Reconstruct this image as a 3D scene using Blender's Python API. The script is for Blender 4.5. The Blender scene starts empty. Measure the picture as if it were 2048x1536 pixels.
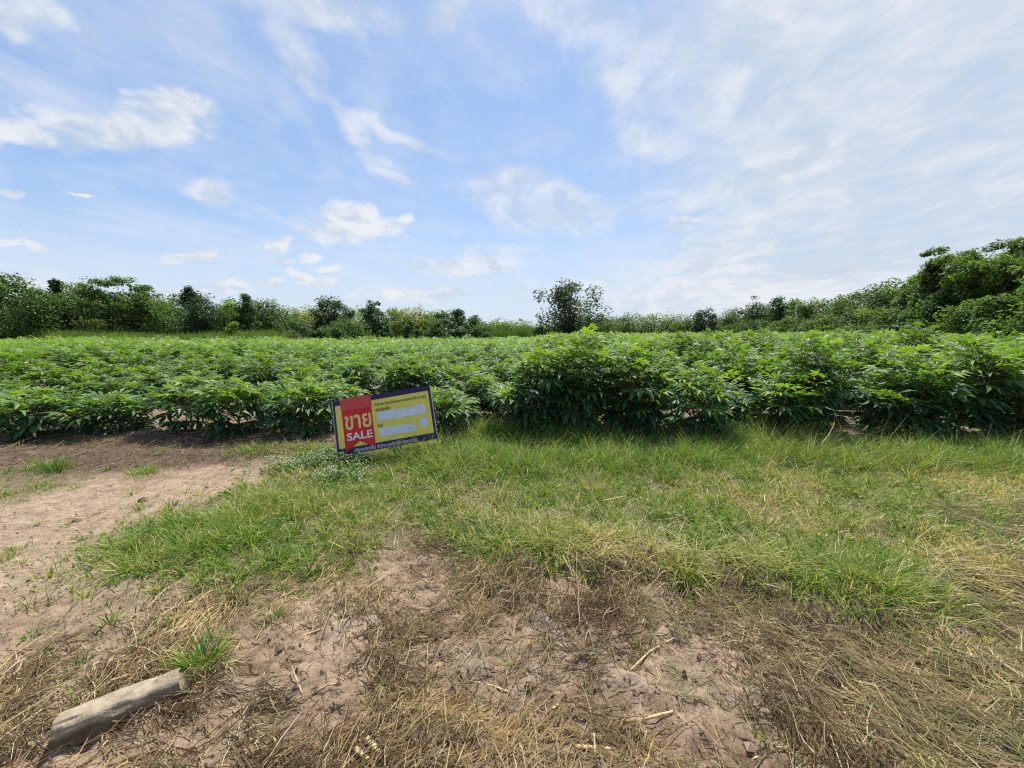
import bpy, math, random
import numpy as np
from mathutils import Matrix, Vector, Euler

# ------------------------------------------------------------------ camera, sky, sun, exposure
scene = bpy.context.scene
COL = scene.collection
R = math.radians
FPX, PW, PH = 760.0, 2048.0, 1536.0          # focal length in photo pixels, photo size
CAM_H, HORIZON = 1.6, 665.0
PITCH = math.atan((PH / 2 - HORIZON) / FPX)
cam_d = bpy.data.cameras.new('camera')
cam_d.sensor_width = 36.0
cam_d.lens = FPX / PW * 36.0
cam_d.clip_start = 0.05
cam_d.clip_end = 12000.0
cam = bpy.data.objects.new('camera', cam_d)
COL.objects.link(cam)
cam.location = (0, 0, CAM_H)
cam.rotation_euler = (math.pi / 2 - PITCH, 0, 0)
scene.camera = cam

SUN_EL, SUN_AZ = R(64), R(13)                # azimuth: clockwise from straight ahead (+Y)
SKY_STRENGTH = 0.10
vs = scene.view_settings
vs.view_transform = 'Standard'
vs.look = 'None'
vs.gamma = 1.0
vs.use_curve_mapping = False
vs.exposure = 0.70
cy = scene.cycles
cy.use_denoising = False
cy.max_bounces = 6
cy.diffuse_bounces = 3
cy.glossy_bounces = 2
cy.transmission_bounces = 4
cy.filter_width = 1.2

sun_d = bpy.data.lights.new('sun', 'SUN')
sun_d.energy = 5.0
sun_d.angle = R(0.6)
sun_d.color = (1.0, 0.95, 0.87)
sun = bpy.data.objects.new('sun', sun_d)
COL.objects.link(sun)
sdir = Vector((math.sin(SUN_AZ) * math.cos(SUN_EL), math.cos(SUN_AZ) * math.cos(SUN_EL), math.sin(SUN_EL)))
sun.rotation_euler = (-sdir).to_track_quat('-Z', 'Y').to_euler()
sun.location = sdir * 50


def ray(px, py):
    """world direction of a photo pixel"""
    xc, yc = (px - PW / 2) / FPX, -(py - PH / 2) / FPX
    cp, sp = math.cos(PITCH), math.sin(PITCH)
    return Vector((xc, cp + yc * sp, -sp + yc * cp))


def unproj(px, py, depth):
    return Vector((0, 0, CAM_H)) + ray(px, py) * depth


def gp(px, py, z=0.0):
    d = ray(px, py)
    t = (z - CAM_H) / d.z
    return (d.x * t, d.y * t)


def at_y(px, py, Y):
    """point seen at the pixel, on the upright plane y = Y"""
    d = ray(px, py)
    return Vector((0, 0, CAM_H)) + d * (Y / d.y)


world = bpy.data.worlds.new('World')
scene.world = world
world.cycles.sampling_method = 'NONE'
world.use_nodes = True
wt = world.node_tree
wt.nodes.clear()


class NT:
    """tiny expression helper for shader node trees"""
    def __init__(s, t): s.t = t

    def put(s, node, i, v):
        if hasattr(v, 'is_linked'): s.t.links.new(v, node.inputs[i])
        elif v is not None: node.inputs[i].default_value = v

    def m(s, op, a, b=None, c=None, clamp=False):
        n = s.t.nodes.new('ShaderNodeMath'); n.operation = op; n.use_clamp = clamp
        for i, v in enumerate((a, b, c)): s.put(n, i, v)
        return n.outputs[0]

    def ss(s, v, a, b, lo=0.0, hi=1.0):
        n = s.t.nodes.new('ShaderNodeMapRange'); n.interpolation_type = 'SMOOTHSTEP'
        for i, q in enumerate((v, a, b, lo, hi)): s.put(n, i, q)
        return n.outputs[0]

    def noise(s, vec, scale, detail=5.0, rough=0.55, dist=0.0, lac=2.0):
        n = s.t.nodes.new('ShaderNodeTexNoise')
        s.put(n, 'Vector', vec); n.inputs['Scale'].default_value = scale
        n.inputs['Detail'].default_value = detail; n.inputs['Roughness'].default_value = rough
        n.inputs['Distortion'].default_value = dist; n.inputs['Lacunarity'].default_value = lac
        return n

    def vec(s, x, y, z):
        n = s.t.nodes.new('ShaderNodeCombineXYZ')
        for i, v in enumerate((x, y, z)): s.put(n, i, v)
        return n.outputs[0]

    def mix(s, f, a, b, blend='MIX'):
        n = s.t.nodes.new('ShaderNodeMix'); n.data_type = 'RGBA'; n.blend_type = blend
        s.put(n, 0, f); s.put(n, 6, a); s.put(n, 7, b)
        return n.outputs[2]


W = NT(wt)
tc = wt.nodes.new('ShaderNodeTexCoord')
sepn = wt.nodes.new('ShaderNodeSeparateXYZ')
wt.links.new(tc.outputs['Generated'], sepn.inputs[0])
dx, dy, dz = sepn.outputs
sky = wt.nodes.new('ShaderNodeTexSky')
sky.sky_type = 'NISHITA'
sky.sun_disc = False
sky.sun_elevation = SUN_EL
sky.sun_rotation = SUN_AZ
sky.altitude = 50
sky.air_density = 1.0
sky.dust_density = 0.6
sky.ozone_density = 1.6
az = W.m('ARCTAN2', dx, dy)
el = W.m('ARCSINE', dz)
zz = W.m('ADD', W.m('MAXIMUM', dz, 0.0), 0.13)
pu, pv = W.m('DIVIDE', dx, zz), W.m('DIVIDE', dy, zz)      # flat cloud layer seen in perspective
# heaped clouds: az/el ellipses torn up by noise
BLOBS = [(240, 250, 250, 52, -4), (340, 215, 115, 40, 5), (40, 262, 150, 40, 0), (40, 40, 110, 62, 20), (710, 452, 125, 33, -4),
         (705, 425, 55, 30, 0), (805, 435, 42, 14, -30), (552, 488, 40, 16, -35), (390, 513, 68, 15, -4),
         (617, 511, 30, 12, 0), (548, 517, 34, 9, 0), (45, 497, 60, 10, 0), (548, 563, 36, 11, 0), (610, 545, 62, 10, 12),
         (440, 577, 80, 20, 0), (1375, 440, 60, 8, -10), (1360, 458, 40, 7, 5), (1302, 622, 22, 10, 0),
         (670, 535, 30, 9, 0), (640, 560, 70, 12, 3), (300, 590, 130, 14, 0), (860, 590, 160, 14, 0), (120, 575, 120, 12, 0), (20, 390, 40, 14, 5), (155, 388, 40, 5, 8)]
WISPS = [(655, 205, 150, 24, 47), (770, 262, 150, 16, 20), (590, 110, 80, 44, 50), (640, 30, 190, 40, 8), (780, 345, 75, 22, 25),
         (430, 380, 60, 34, -10), (1080, 410, 170, 60, 5), (950, 525, 150, 30, -4), (1110, 380, 120, 16, 4),
         (1400, 490, 70, 15, 0), (1420, 385, 150, 34, -6), (1600, 320, 230, 42, -18), (1180, 60, 240, 80, 20), (1400, 150, 180, 130, 35), (1230, 160, 130, 60, 20), (1330, 280, 130, 50, 10),
         (1560, 540, 400, 24, 0), (1240, 590, 300, 40, 0), (1500, 40, 170, 70, 10), (880, 30, 60, 60, 0)]


def blobs(lst, sel, saz):
    out = None
    for cx, cy, hw, hh, rot in lst:
        def ae(px, py):
            d = ray(px, py).normalized(); return math.atan2(d.x, d.y), math.asin(d.z)
        a0, e0 = ae(cx, cy)
        r = R(rot)
        ax, ay = ae(cx + hw * math.cos(r), cy + hw * math.sin(r)), ae(cx - hh * math.sin(r), cy + hh * math.cos(r))
        # affine map that takes the two half axes to unit vectors
        m = Matrix(((ax[0] - a0, ay[0] - a0), (ax[1] - e0, ay[1] - e0))).inverted()
        da, de = W.m('SUBTRACT', saz, a0), W.m('SUBTRACT', sel, e0)
        p = W.m('MULTIPLY_ADD', da, m[0][0], W.m('MULTIPLY', de, m[0][1]))
        q = W.m('MULTIPLY_ADD', da, m[1][0], W.m('MULTIPLY', de, m[1][1]))
        d2 = W.m('ADD', W.m('MULTIPLY', p, p), W.m('MULTIPLY', q, q))
        v = W.m('SUBTRACT', 1.0, d2)
        out = v if out is None else W.m('MAXIMUM', out, v)
    return out


warp = W.noise(W.vec(W.m('MULTIPLY', az, 1.0), W.m('MULTIPLY', el, 1.6), 0.0), 7.0, 4.0, 0.6)
wsep = wt.nodes.new('ShaderNodeSeparateColor'); wt.links.new(warp.outputs['Color'], wsep.inputs[0])
azw = W.m('MULTIPLY_ADD', W.m('SUBTRACT', wsep.outputs[0], 0.5), 0.13, az)
elw = W.m('MULTIPLY_ADD', W.m('SUBTRACT', wsep.outputs[1], 0.5), 0.075, el)
fine = W.noise(W.vec(az, W.m('MULTIPLY', el, 1.5), 3.1), 13.0, 8.0, 0.6, 0.3).outputs[0]
stre = W.noise(W.vec(W.m('MULTIPLY_ADD', pv, 0.25, pu), W.m('MULTIPLY_ADD', pu, -0.5, W.m('MULTIPLY', pv, 0.75)), 1.7), 1.5, 9.0, 0.62, 1.0).outputs[0]
ripple = W.noise(W.vec(W.m('MULTIPLY', pu, 1.3), W.m('MULTIPLY', pv, 1.0), 9.0), 4.2, 7.0, 0.62, 0.5).outputs[0]
big = W.noise(W.vec(pu, pv, 5.0), 0.55, 4.0, 0.55, 0.4).outputs[0]
bm_ = blobs(BLOBS, elw, azw)
cum = W.ss(W.m('MULTIPLY_ADD', W.m('SUBTRACT', fine, 0.5), 2.3, W.m('MAXIMUM', bm_, -1.5)), -0.05, 1.0, 0.0, 0.93)
wm_ = blobs(WISPS, elw, azw)
wis = W.ss(W.m('ADD', W.m('MULTIPLY', W.m('MAXIMUM', wm_, -1.0), 0.55), W.m('MULTIPLY', W.m('SUBTRACT', stre, 0.5), 2.2)), -0.25, 0.95, 0.0, 0.84)
veil_az = W.ss(W.m('MULTIPLY_ADD', W.m('SUBTRACT', big, 0.5), 0.55, W.m('MULTIPLY_ADD', el, 0.10, az)), R(9), R(36))
veil_az = W.m('MULTIPLY', veil_az, W.ss(az, R(130), R(85)))
veil = W.m('MULTIPLY', veil_az, W.ss(W.m('MULTIPLY_ADD', ripple, 0.45, W.m('MULTIPLY', big, 0.55)), 0.30, 0.58, 0.62, 0.96))
cir = W.m('MULTIPLY', W.ss(W.m('MULTIPLY_ADD', stre, 0.65, W.m('MULTIPLY', ripple, 0.35)), 0.42, 0.72), 0.55)
low = W.ss(el, R(17), R(0.5), 0.0, 0.85)
thin = W.m('MULTIPLY_ADD', W.ss(big, 0.25, 0.75), 0.24, 0.05)


def over(a, b):  # 1-(1-a)(1-b)
    return W.m('SUBTRACT', 1.0, W.m('MULTIPLY', W.m('SUBTRACT', 1.0, a), W.m('SUBTRACT', 1.0, b)))


S = 1.0 / SKY_STRENGTH
EX = 2 ** -vs.exposure
def lin(r, g, b, k=1.0):
    f = lambda c: ((c / 255 + 0.055) / 1.055) ** 2.4 if c > 10 else c / 255 / 12.92
    return (f(r) * k, f(g) * k, f(b) * k, 1)
K = S * EX
shade = W.ss(W.m('MULTIPLY_ADD', W.m('SUBTRACT', ripple, 0.5), 0.5, W.m('SUBTRACT', fine, 0.0)), 0.36, 0.62)
cloudc = W.mix(shade, lin(206, 217, 230, K), lin(238, 241, 246, K))
veilc = W.mix(W.ss(W.m('MULTIPLY_ADD', big, 0.6, W.m('MULTIPLY', ripple, 0.4)), 0.36, 0.62), lin(203, 215, 229, K), lin(235, 239, 244, K))
lowc = lin(212, 226, 243, K)
skyc = W.mix(0.40, sky.outputs[0], lin(130, 178, 240, K))
c1 = W.mix(low, skyc, lowc)
c2 = W.mix(over(thin, cir), c1, lin(224, 233, 246, K))
c3 = W.mix(veil, c2, veilc)
c4 = W.mix(over(cum, wis), c3, cloudc)
bg = wt.nodes.new('ShaderNodeBackground')
bg.inputs[1].default_value = SKY_STRENGTH
wt.links.new(c4, bg.inputs[0])
wo = wt.nodes.new('ShaderNodeOutputWorld')
wt.links.new(bg.outputs[0], wo.inputs[0])

# ------------------------------------------------------------------ helpers
rng = np.random.default_rng(7)
random.seed(7)


def tag(o, label=None, cat=None, group=None, kind=None):
    if label: o['label'] = label
    if cat: o['category'] = cat
    if group: o['group'] = group
    if kind: o['kind'] = kind
    return o


def mk_mesh(name, v, f, mat=None, col=None, smooth=False, attrs=None):
    """mesh from numpy verts and an (n,3) or (n,4) face array or a list of faces"""
    me = bpy.data.meshes.new(name)
    v = np.asarray(v, dtype=np.float32)
    if isinstance(f, np.ndarray):
        k = f.shape[1]
        me.vertices.add(len(v)); me.vertices.foreach_set('co', v.ravel())
        me.loops.add(f.size); me.loops.foreach_set('vertex_index', f.ravel().astype(np.int32))
        me.polygons.add(len(f)); me.polygons.foreach_set('loop_start', np.arange(0, f.size, k, dtype=np.int32))
        me.update(calc_edges=True)
    else:
        me.from_pydata(v.tolist(), [], f)
        me.update()
    me.polygons.foreach_set('use_smooth', np.full(len(me.polygons), smooth))
    if col is not None:
        c = np.ones((len(v), 4), dtype=np.float32); c[:, :3] = col
        a = me.attributes.new('col', 'FLOAT_COLOR', 'POINT'); a.data.foreach_set('color', c.ravel())
    for k_, arr in (attrs or {}).items():
        a = me.attributes.new(k_, 'FLOAT', 'POINT'); a.data.foreach_set('value', np.asarray(arr, dtype=np.float32).ravel())
    if mat: me.materials.append(mat)
    return me


def link(name, me, parent=None, loc=None, mat4=None):
    o = bpy.data.objects.new(name, me)
    COL.objects.link(o)
    if parent is not None: o.parent = parent
    if mat4 is not None: o.matrix_basis = mat4
    elif loc is not None: o.location = loc
    return o


def empty(name, loc, rz=0.0):
    o = bpy.data.objects.new(name, None)
    o.empty_display_size = 0.1
    COL.objects.link(o)
    o.location = loc
    o.rotation_euler = (0, 0, rz)
    return o


def hsh(ix, iy, seed):
    h = (ix.astype(np.int64) * 374761393 + iy.astype(np.int64) * 668265263 + seed * 1442695041) & 0xFFFFFFFF
    h = ((h ^ (h >> 13)) * 1274126177) & 0xFFFFFFFF
    h = h ^ (h >> 16)
    return (h & 0xFFFF) / 65535.0


def vnoise(x, y, seed=0):
    x0, y0 = np.floor(x), np.floor(y)
    fx, fy = x - x0, y - y0
    fx, fy = fx * fx * (3 - 2 * fx), fy * fy * (3 - 2 * fy)
    a, b = hsh(x0, y0, seed), hsh(x0 + 1, y0, seed)
    c, d = hsh(x0, y0 + 1, seed), hsh(x0 + 1, y0 + 1, seed)
    return (a * (1 - fx) + b * fx) * (1 - fy) + (c * (1 - fx) + d * fx) * fy


def fbm(x, y, seed=0, oct=4, gain=0.5):
    s, amp, tot = 0.0, 1.0, 0.0
    for i in range(oct):
        s = s + amp * vnoise(x * 2 ** i + 17.3 * i, y * 2 ** i - 9.1 * i, seed + i)
        tot += amp; amp *= gain
    return s / tot


def sstep(a, b, v):
    t = np.clip((v - a) / (b - a), 0, 1)
    return t * t * (3 - 2 * t)


class Poly:
    """soft ground region; the outline is given where it lies in the photograph and laid on the ground"""
    def __init__(s, pts): s.p = np.array([gp(*q) for q in pts])

    def sd(s, x, y):
        x, y = np.asarray(x, float), np.asarray(y, float)
        best = np.full(x.shape, 1e9); inside = np.zeros(x.shape, bool)
        n = len(s.p)
        for i in range(n):
            ax, ay = s.p[i]; bx, by = s.p[(i + 1) % n]
            ex, ey = bx - ax, by - ay
            t = np.clip(((x - ax) * ex + (y - ay) * ey) / (ex * ex + ey * ey + 1e-9), 0, 1)
            best = np.minimum(best, (x - ax - t * ex) ** 2 + (y - ay - t * ey) ** 2)
            cr = ((ay > y) != (by > y)) & (x < (bx - ax) * (y - ay) / (by - ay + 1e-12) + ax)
            inside ^= cr
        d = np.sqrt(best)
        return np.where(inside, d, -d)

    def mask(s, x, y, w=0.15, amp=0.25, freq=3.0, seed=3):
        n = (fbm(x * freq, y * freq, seed, 3) - 0.5) * 2 * amp
        return sstep(-w, w, s.sd(x, y) + n)


GRASS = Poly([(520, 905), (640, 930), (520, 970), (430, 1000), (330, 1040), (200, 1085), (230, 1150), (420, 1165), (600, 1150), (760, 1105),
              (900, 1085), (1000, 1125), (1130, 1130), (1290, 1150), (1420, 1165), (1560, 1165), (1690, 1225), (1790, 1235), (1900, 1150),
              (2300, 1120), (2500, 885), (2048, 890), (1850, 900), (1700, 905), (1560, 880), (1450, 868), (1330, 885), (1270, 902), (1200, 870), (1080, 860),
              (950, 865), (880, 890), (760, 905)])
LUSH = Poly([(640, 915), (800, 935), (900, 965), (1180, 955), (1500, 945), (1800, 950), (2400, 960), (2500, 885), (1850, 893), (1460, 868), (1200, 868), (1050, 858), (890, 868), (760, 900)])
GREENL = Poly([(380, 1035), (640, 985), (860, 990), (700, 1060), (560, 1110), (300, 1130)])
BANK = Poly([(930, 1050), (1150, 1080), (1330, 1120), (1560, 1120), (1750, 1180), (1900, 1110), (2200, 1080), (2200, 1160), (1930, 1190), (1800, 1250),
             (1680, 1235), (1550, 1180), (1300, 1160), (1000, 1130)])
SPARSE = Poly([(-100, 1250), (180, 1230), (330, 1150), (620, 1110), (560, 1230), (420, 1330), (330, 1290), (100, 1330), (-100, 1350)])
LEFTG = Poly([(-300, 945), (130, 945), (150, 965), (20, 1005), (-300, 1040)])
TRACK = Poly([(-400, 1010), (160, 965), (480, 945), (500, 960), (330, 1040), (180, 1100), (330, 1130), (230, 1240), (-100, 1260), (-500, 1250)])
STRAWZ = Poly([(260, 1300), (420, 1200), (620, 1130), (900, 1075), (1100, 1140), (1500, 1170), (1700, 1240), (1950, 1150), (2300, 1050), (2600, 1700),
               (-200, 1700), (-200, 1400), (60, 1330)])
HAY = Poly([(1780, 1010), (1920, 985), (2300, 980), (2500, 1250), (2300, 1500), (2150, 1700), (1850, 1560), (1750, 1450), (1780, 1340), (1940, 1250), (1900, 1120)])
LITTER = Poly([(-300, 870), (300, 880), (640, 850), (660, 905), (520, 925), (300, 945), (-300, 955)])
BARE1 = Poly([(760, 1290), (900, 1260), (1060, 1240), (1240, 1260), (1250, 1400), (1180, 1440), (960, 1420), (820, 1390)])
BARE2 = Poly([(1290, 1290), (1420, 1250), (1560, 1330), (1480, 1410), (1330, 1400)])
BARE3 = Poly([(420, 1330), (560, 1250), (760, 1230), (640, 1330), (480, 1390)])
BARE4 = Poly([(1610, 1200), (1750, 1250), (1900, 1260), (1800, 1300), (1650, 1260)])
BARE5 = Poly([(120, 1530), (300, 1460), (430, 1420), (470, 1460), (330, 1540)])
ROW0, ROWSP, NROW = 5.60, 1.36, 31


def field_mask(x, y):
    return sstep(5.05, 5.55, y + 0.25 * (fbm(x * 0.9, y * 0.9, 77, 2) - 0.5))


def terrain(x, y):
    x, y = np.asarray(x, float), np.asarray(y, float)
    near = np.clip(1.0 - (y - 7) / 20.0, 0.0, 1) * np.clip(1 - (np.abs(x) - 12) / 20, 0, 1)
    z = 0.05 * (fbm(x * 0.45, y * 0.45, 1, 3) - 0.5)
    z = z + 0.05 * (fbm(x * 3.1, y * 3.1, 87, 2) - 0.5) * GRASS.mask(x, y, 0.25, 0.1, 2.0) * near
    z = z + near * (0.030 * (fbm(x * 2.3, y * 2.3, 5, 3) - 0.5) + 0.030 * (fbm(x * 8, y * 8, 9, 3, 0.6) - 0.5))
    z = z + 0.035 * GRASS.mask(x, y, 0.45, 0.1, 2.0) * near
    z = z + 0.05 * BANK.mask(x, y, 0.08, 0.10, 5.0) * near
    mud = (1 - GRASS.mask(x, y, 0.2, 0.1)) * (1 - 0.55 * TRACK.mask(x, y, 0.2, 0.1)) * near * sstep(4.6, 3.5, y)
    rid = 1 - np.abs(2 * fbm(x * 6.5, y * 6.5, 23, 3, 0.55) - 1)
    z = z + mud * (0.062 * (rid - 0.75) + 0.060 * (fbm(x * 15, y * 15, 31, 3, 0.62) - 0.5))
    for (px, py, r, dpt) in ((985, 1400, 0.11, -0.07), (1060, 1395, 0.10, 0.03), (900, 1375, 0.10, -0.03), (1235, 1425, 0.09, -0.035), (1520, 1400, 0.13, 0.02), (1890, 1500, 0.1, -0.05)):
        gx, gy = gp(px, py)
        z = z + dpt * np.exp(-((x - gx) ** 2 / (r * 1.3) ** 2 + (y - gy) ** 2 / r ** 2))
    fm = field_mask(x, y) * np.clip(1 - (y - 20) / 30, 0, 1)
    z = z + fm * (0.09 * (0.5 + 0.5 * np.cos((y - ROW0) / ROWSP * 2 * math.pi)) + 0.05 * (fbm(x * 3.5, y * 3.5, 41, 3) - 0.5))
    z = z + 0.09 * np.exp(-((y - 4.75) / 0.25) ** 2) * LITTER.mask(x, y, 0.3, 0.2)
    return z


def tz(x, y):
    return float(terrain(np.array([x]), np.array([y]))[0])


# ------------------------------------------------------------------ materials
def new_mat(name):
    m = bpy.data.materials.new(name); m.use_nodes = True
    m.node_tree.nodes.clear()
    return m, NT(m.node_tree)


def finish(m, sh):
    o = m.node_tree.nodes.new('ShaderNodeOutputMaterial')
    m.node_tree.links.new(sh, o.inputs[0])


def principled(N, col, rough=0.6, spec=0.5, normal=None):
    b = N.t.nodes.new('ShaderNodeBsdfPrincipled')
    N.put(b, 'Base Color', col); N.put(b, 'Roughness', rough); N.put(b, 'Specular IOR Level', spec)
    if normal is not None: N.t.links.new(normal, b.inputs['Normal'])
    return b.outputs[0]


def leaf_mat(name, trans=0.4, rough=0.45, spec=0.5, tint=(1.35, 1.5, 0.55), var=0.25, hue=0.0):
    """leaf colour from the 'col' attribute, varied per object; sun shines through"""
    m, N = new_mat(name)
    at = N.t.nodes.new('ShaderNodeAttribute'); at.attribute_name = 'col'
    oi = N.t.nodes.new('ShaderNodeObjectInfo')
    k = N.m('MULTIPLY_ADD', oi.outputs['Random'], 2 * var, 1 - var)
    c = N.mix(1.0, at.outputs[0], N.vec(k, k, k), 'MULTIPLY')
    p = principled(N, c, rough, spec)
    t = N.t.nodes.new('ShaderNodeBsdfTranslucent')
    tcol = N.mix(1.0, c, (*tint, 1), 'MULTIPLY')
    N.t.links.new(tcol, t.inputs[0])
    mx = N.t.nodes.new('ShaderNodeMixShader'); mx.inputs[0].default_value = trans
    N.t.links.new(p, mx.inputs[1]); N.t.links.new(t.outputs[0], mx.inputs[2])
    finish(m, mx.outputs[0])
    return m


M_LEAF = leaf_mat('cassava_leaf', 0.40, 0.52, 0.45, (1.5, 1.65, 0.40), 0.24)
M_CROWN = leaf_mat('tree_leaf', 0.42, 0.55, 0.35, (1.4, 1.55, 0.5), 0.18)
M_GRASS = leaf_mat('grass_blade', 0.35, 0.5, 0.35, (1.3, 1.4, 0.6), 0.0)
M_STRAW = leaf_mat('straw', 0.10, 0.6, 0.3, (1.1, 1.0, 0.8), 0.12)
M_FLOWER = leaf_mat('flower_white', 0.3, 0.6, 0.3, (1, 1, 1), 0.05)


def bark_mat(name, a, b, scale=30):
    m, N = new_mat(name)
    t = N.t.nodes.new('ShaderNodeTexCoord')
    n = N.noise(t.outputs['Object'], scale, 5, 0.65)
    c = N.mix(N.ss(n.outputs[0], 0.3, 0.7), (*a, 1), (*b, 1))
    bp = N.t.nodes.new('ShaderNodeBump'); bp.inputs['Strength'].default_value = 0.6; bp.inputs['Distance'].default_value = 0.01
    N.t.links.new(n.outputs[0], bp.inputs['Height'])
    finish(m, principled(N, c, 0.85, 0.2, bp.outputs[0]))
    return m


M_BARK = bark_mat('bark', (0.07, 0.055, 0.04), (0.17, 0.14, 0.11), 12)
M_STEM = bark_mat('cassava_stem', (0.10, 0.08, 0.05), (0.20, 0.17, 0.10), 60)
M_STAKE = bark_mat('stake_wood', (0.10, 0.06, 0.035), (0.20, 0.13, 0.08), 40)
M_REED = bark_mat('dry_stalk', (0.34, 0.25, 0.13), (0.55, 0.43, 0.26), 45)
M_CLOD = bark_mat('clod', (0.08, 0.052, 0.034), (0.18, 0.12, 0.08), 40)


def soil_mat():
    m, N = new_mat('soil')
    g = N.t.nodes.new('ShaderNodeNewGeometry')
    P = g.outputs['Position']
    def attr(n):
        a = N.t.nodes.new('ShaderNodeAttribute'); a.attribute_name = n
        return a.outputs['Fac']
    n1 = N.noise(P, 1.3, 6, 0.6).outputs[0]
    n2 = N.noise(P, 9.0, 8, 0.68, 0.4).outputs[0]
    n3 = N.noise(P, 46.0, 6, 0.7).outputs[0]
    n5 = N.noise(P, 190.0, 3, 0.7).outputs[0]
    n4 = N.noise(P, 3.2, 6, 0.6, 0.8).outputs[0]
    base = N.mix(N.ss(N.m('MULTIPLY_ADD', n2, 0.6, N.m('MULTIPLY', n1, 0.4)), 0.36, 0.64), (0.138, 0.092, 0.057, 1), (0.325, 0.234, 0.158, 1))
    dry = N.mix(N.ss(n2, 0.3, 0.7), (0.225, 0.160, 0.104, 1), (0.345, 0.262, 0.182, 1))
    c = N.mix(attr('track'), base, dry)
    pale = N.m('MULTIPLY', attr('wet'), N.ss(N.m('MULTIPLY_ADD', n4, 0.7, N.m('MULTIPLY', n2, 0.3)), 0.47, 0.60))
    c = N.mix(N.m('MULTIPLY', pale, 0.55), c, (0.27, 0.235, 0.205, 1))
    c = N.mix(N.m('MULTIPLY', attr('litter'), N.ss(n2, 0.25, 0.6, 0.35, 1.0)), c, (0.090, 0.060, 0.042, 1))
    c = N.mix(N.m('MULTIPLY', attr('green'), N.ss(n2, 0.3, 0.6, 0.35, 0.85)), c, (0.085, 0.078, 0.036, 1))
    speck = N.m('MULTIPLY', N.ss(n3, 0.30, 0.50, 0.50, 1.05), N.ss(n5, 0.28, 0.62, 0.66, 1.16))
    c = N.mix(1.0, c, N.vec(speck, speck, speck), 'MULTIPLY')
    rough = N.m('SUBTRACT', 0.92, N.m('MULTIPLY', pale, 0.42))
    b1 = N.t.nodes.new('ShaderNodeBump'); b1.inputs['Strength'].default_value = 0.9; b1.inputs['Distance'].default_value = 0.02
    hsum = N.m('ADD', N.m('MULTIPLY', n2, 1.0), N.m('MULTIPLY_ADD', n5, 0.28, N.m('MULTIPLY', n3, 0.8)))
    N.t.links.new(hsum, b1.inputs['Height'])
    finish(m, principled(N, c, rough, 0.35, b1.outputs[0]))
    return m


M_SOIL = soil_mat()

# ------------------------------------------------------------------ ground: one sheet to the horizon
def axis(lo, hi, step, far, growth):
    a = list(np.arange(lo, hi + 1e-6, step))
    s, v = step, hi
    while v < far:
        s *= growth; v += s; a.append(v)
    s, v, b = step, lo, []
    while v > -far:
        s *= growth; v -= s; b.append(v)
    return np.array(b[::-1] + a)


gx = axis(-4.2, 4.2, 0.024, 4000, 1.15)
gy = axis(1.0, 3.3, 0.0175, 5000, 1.13)
gy = np.concatenate([gy[gy < 3.31], np.arange(3.34, 6.6, 0.032), gy[gy > 6.6]])
GX, GY = np.meshgrid(gx, gy)
fx, fy = GX.ravel(), GY.ravel()
gz = terrain(fx, fy)
nx, ny = len(gx), len(gy)
ii = (np.arange(ny - 1)[:, None] * nx + np.arange(nx - 1)[None]).ravel()
quads = np.stack([ii, ii + 1, ii + nx + 1, ii + nx], 1)
fm_ = field_mask(fx, fy)
ground = link('ground', mk_mesh('ground', np.stack([fx, fy, gz], 1), quads, M_SOIL, smooth=True, attrs={
    'track': np.clip(TRACK.mask(fx, fy, 0.3, 0.3, 2.0) * 0.9 + 0.25 * BARE2.mask(fx, fy) + 0.2 * fm_, 0, 1),
    'wet': np.clip(BARE1.mask(fx, fy, 0.15, 0.12, 5) + 0.8 * BARE3.mask(fx, fy, 0.1, 0.1, 5) + 0.25 * BARE2.mask(fx, fy), 0, 1),
    'litter': np.clip(0.9 * LITTER.mask(fx, fy, 0.25, 0.3, 3.0) + 0.45 * fm_, 0, 1),
    'green': np.clip(np.maximum(GRASS.mask(fx, fy, 0.2, 0.2), 0.8 * LEFTG.mask(fx, fy, 0.2, 0.2)) + sstep(45, 60, fy), 0, 1)}))
tag(ground, kind='structure')

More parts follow.
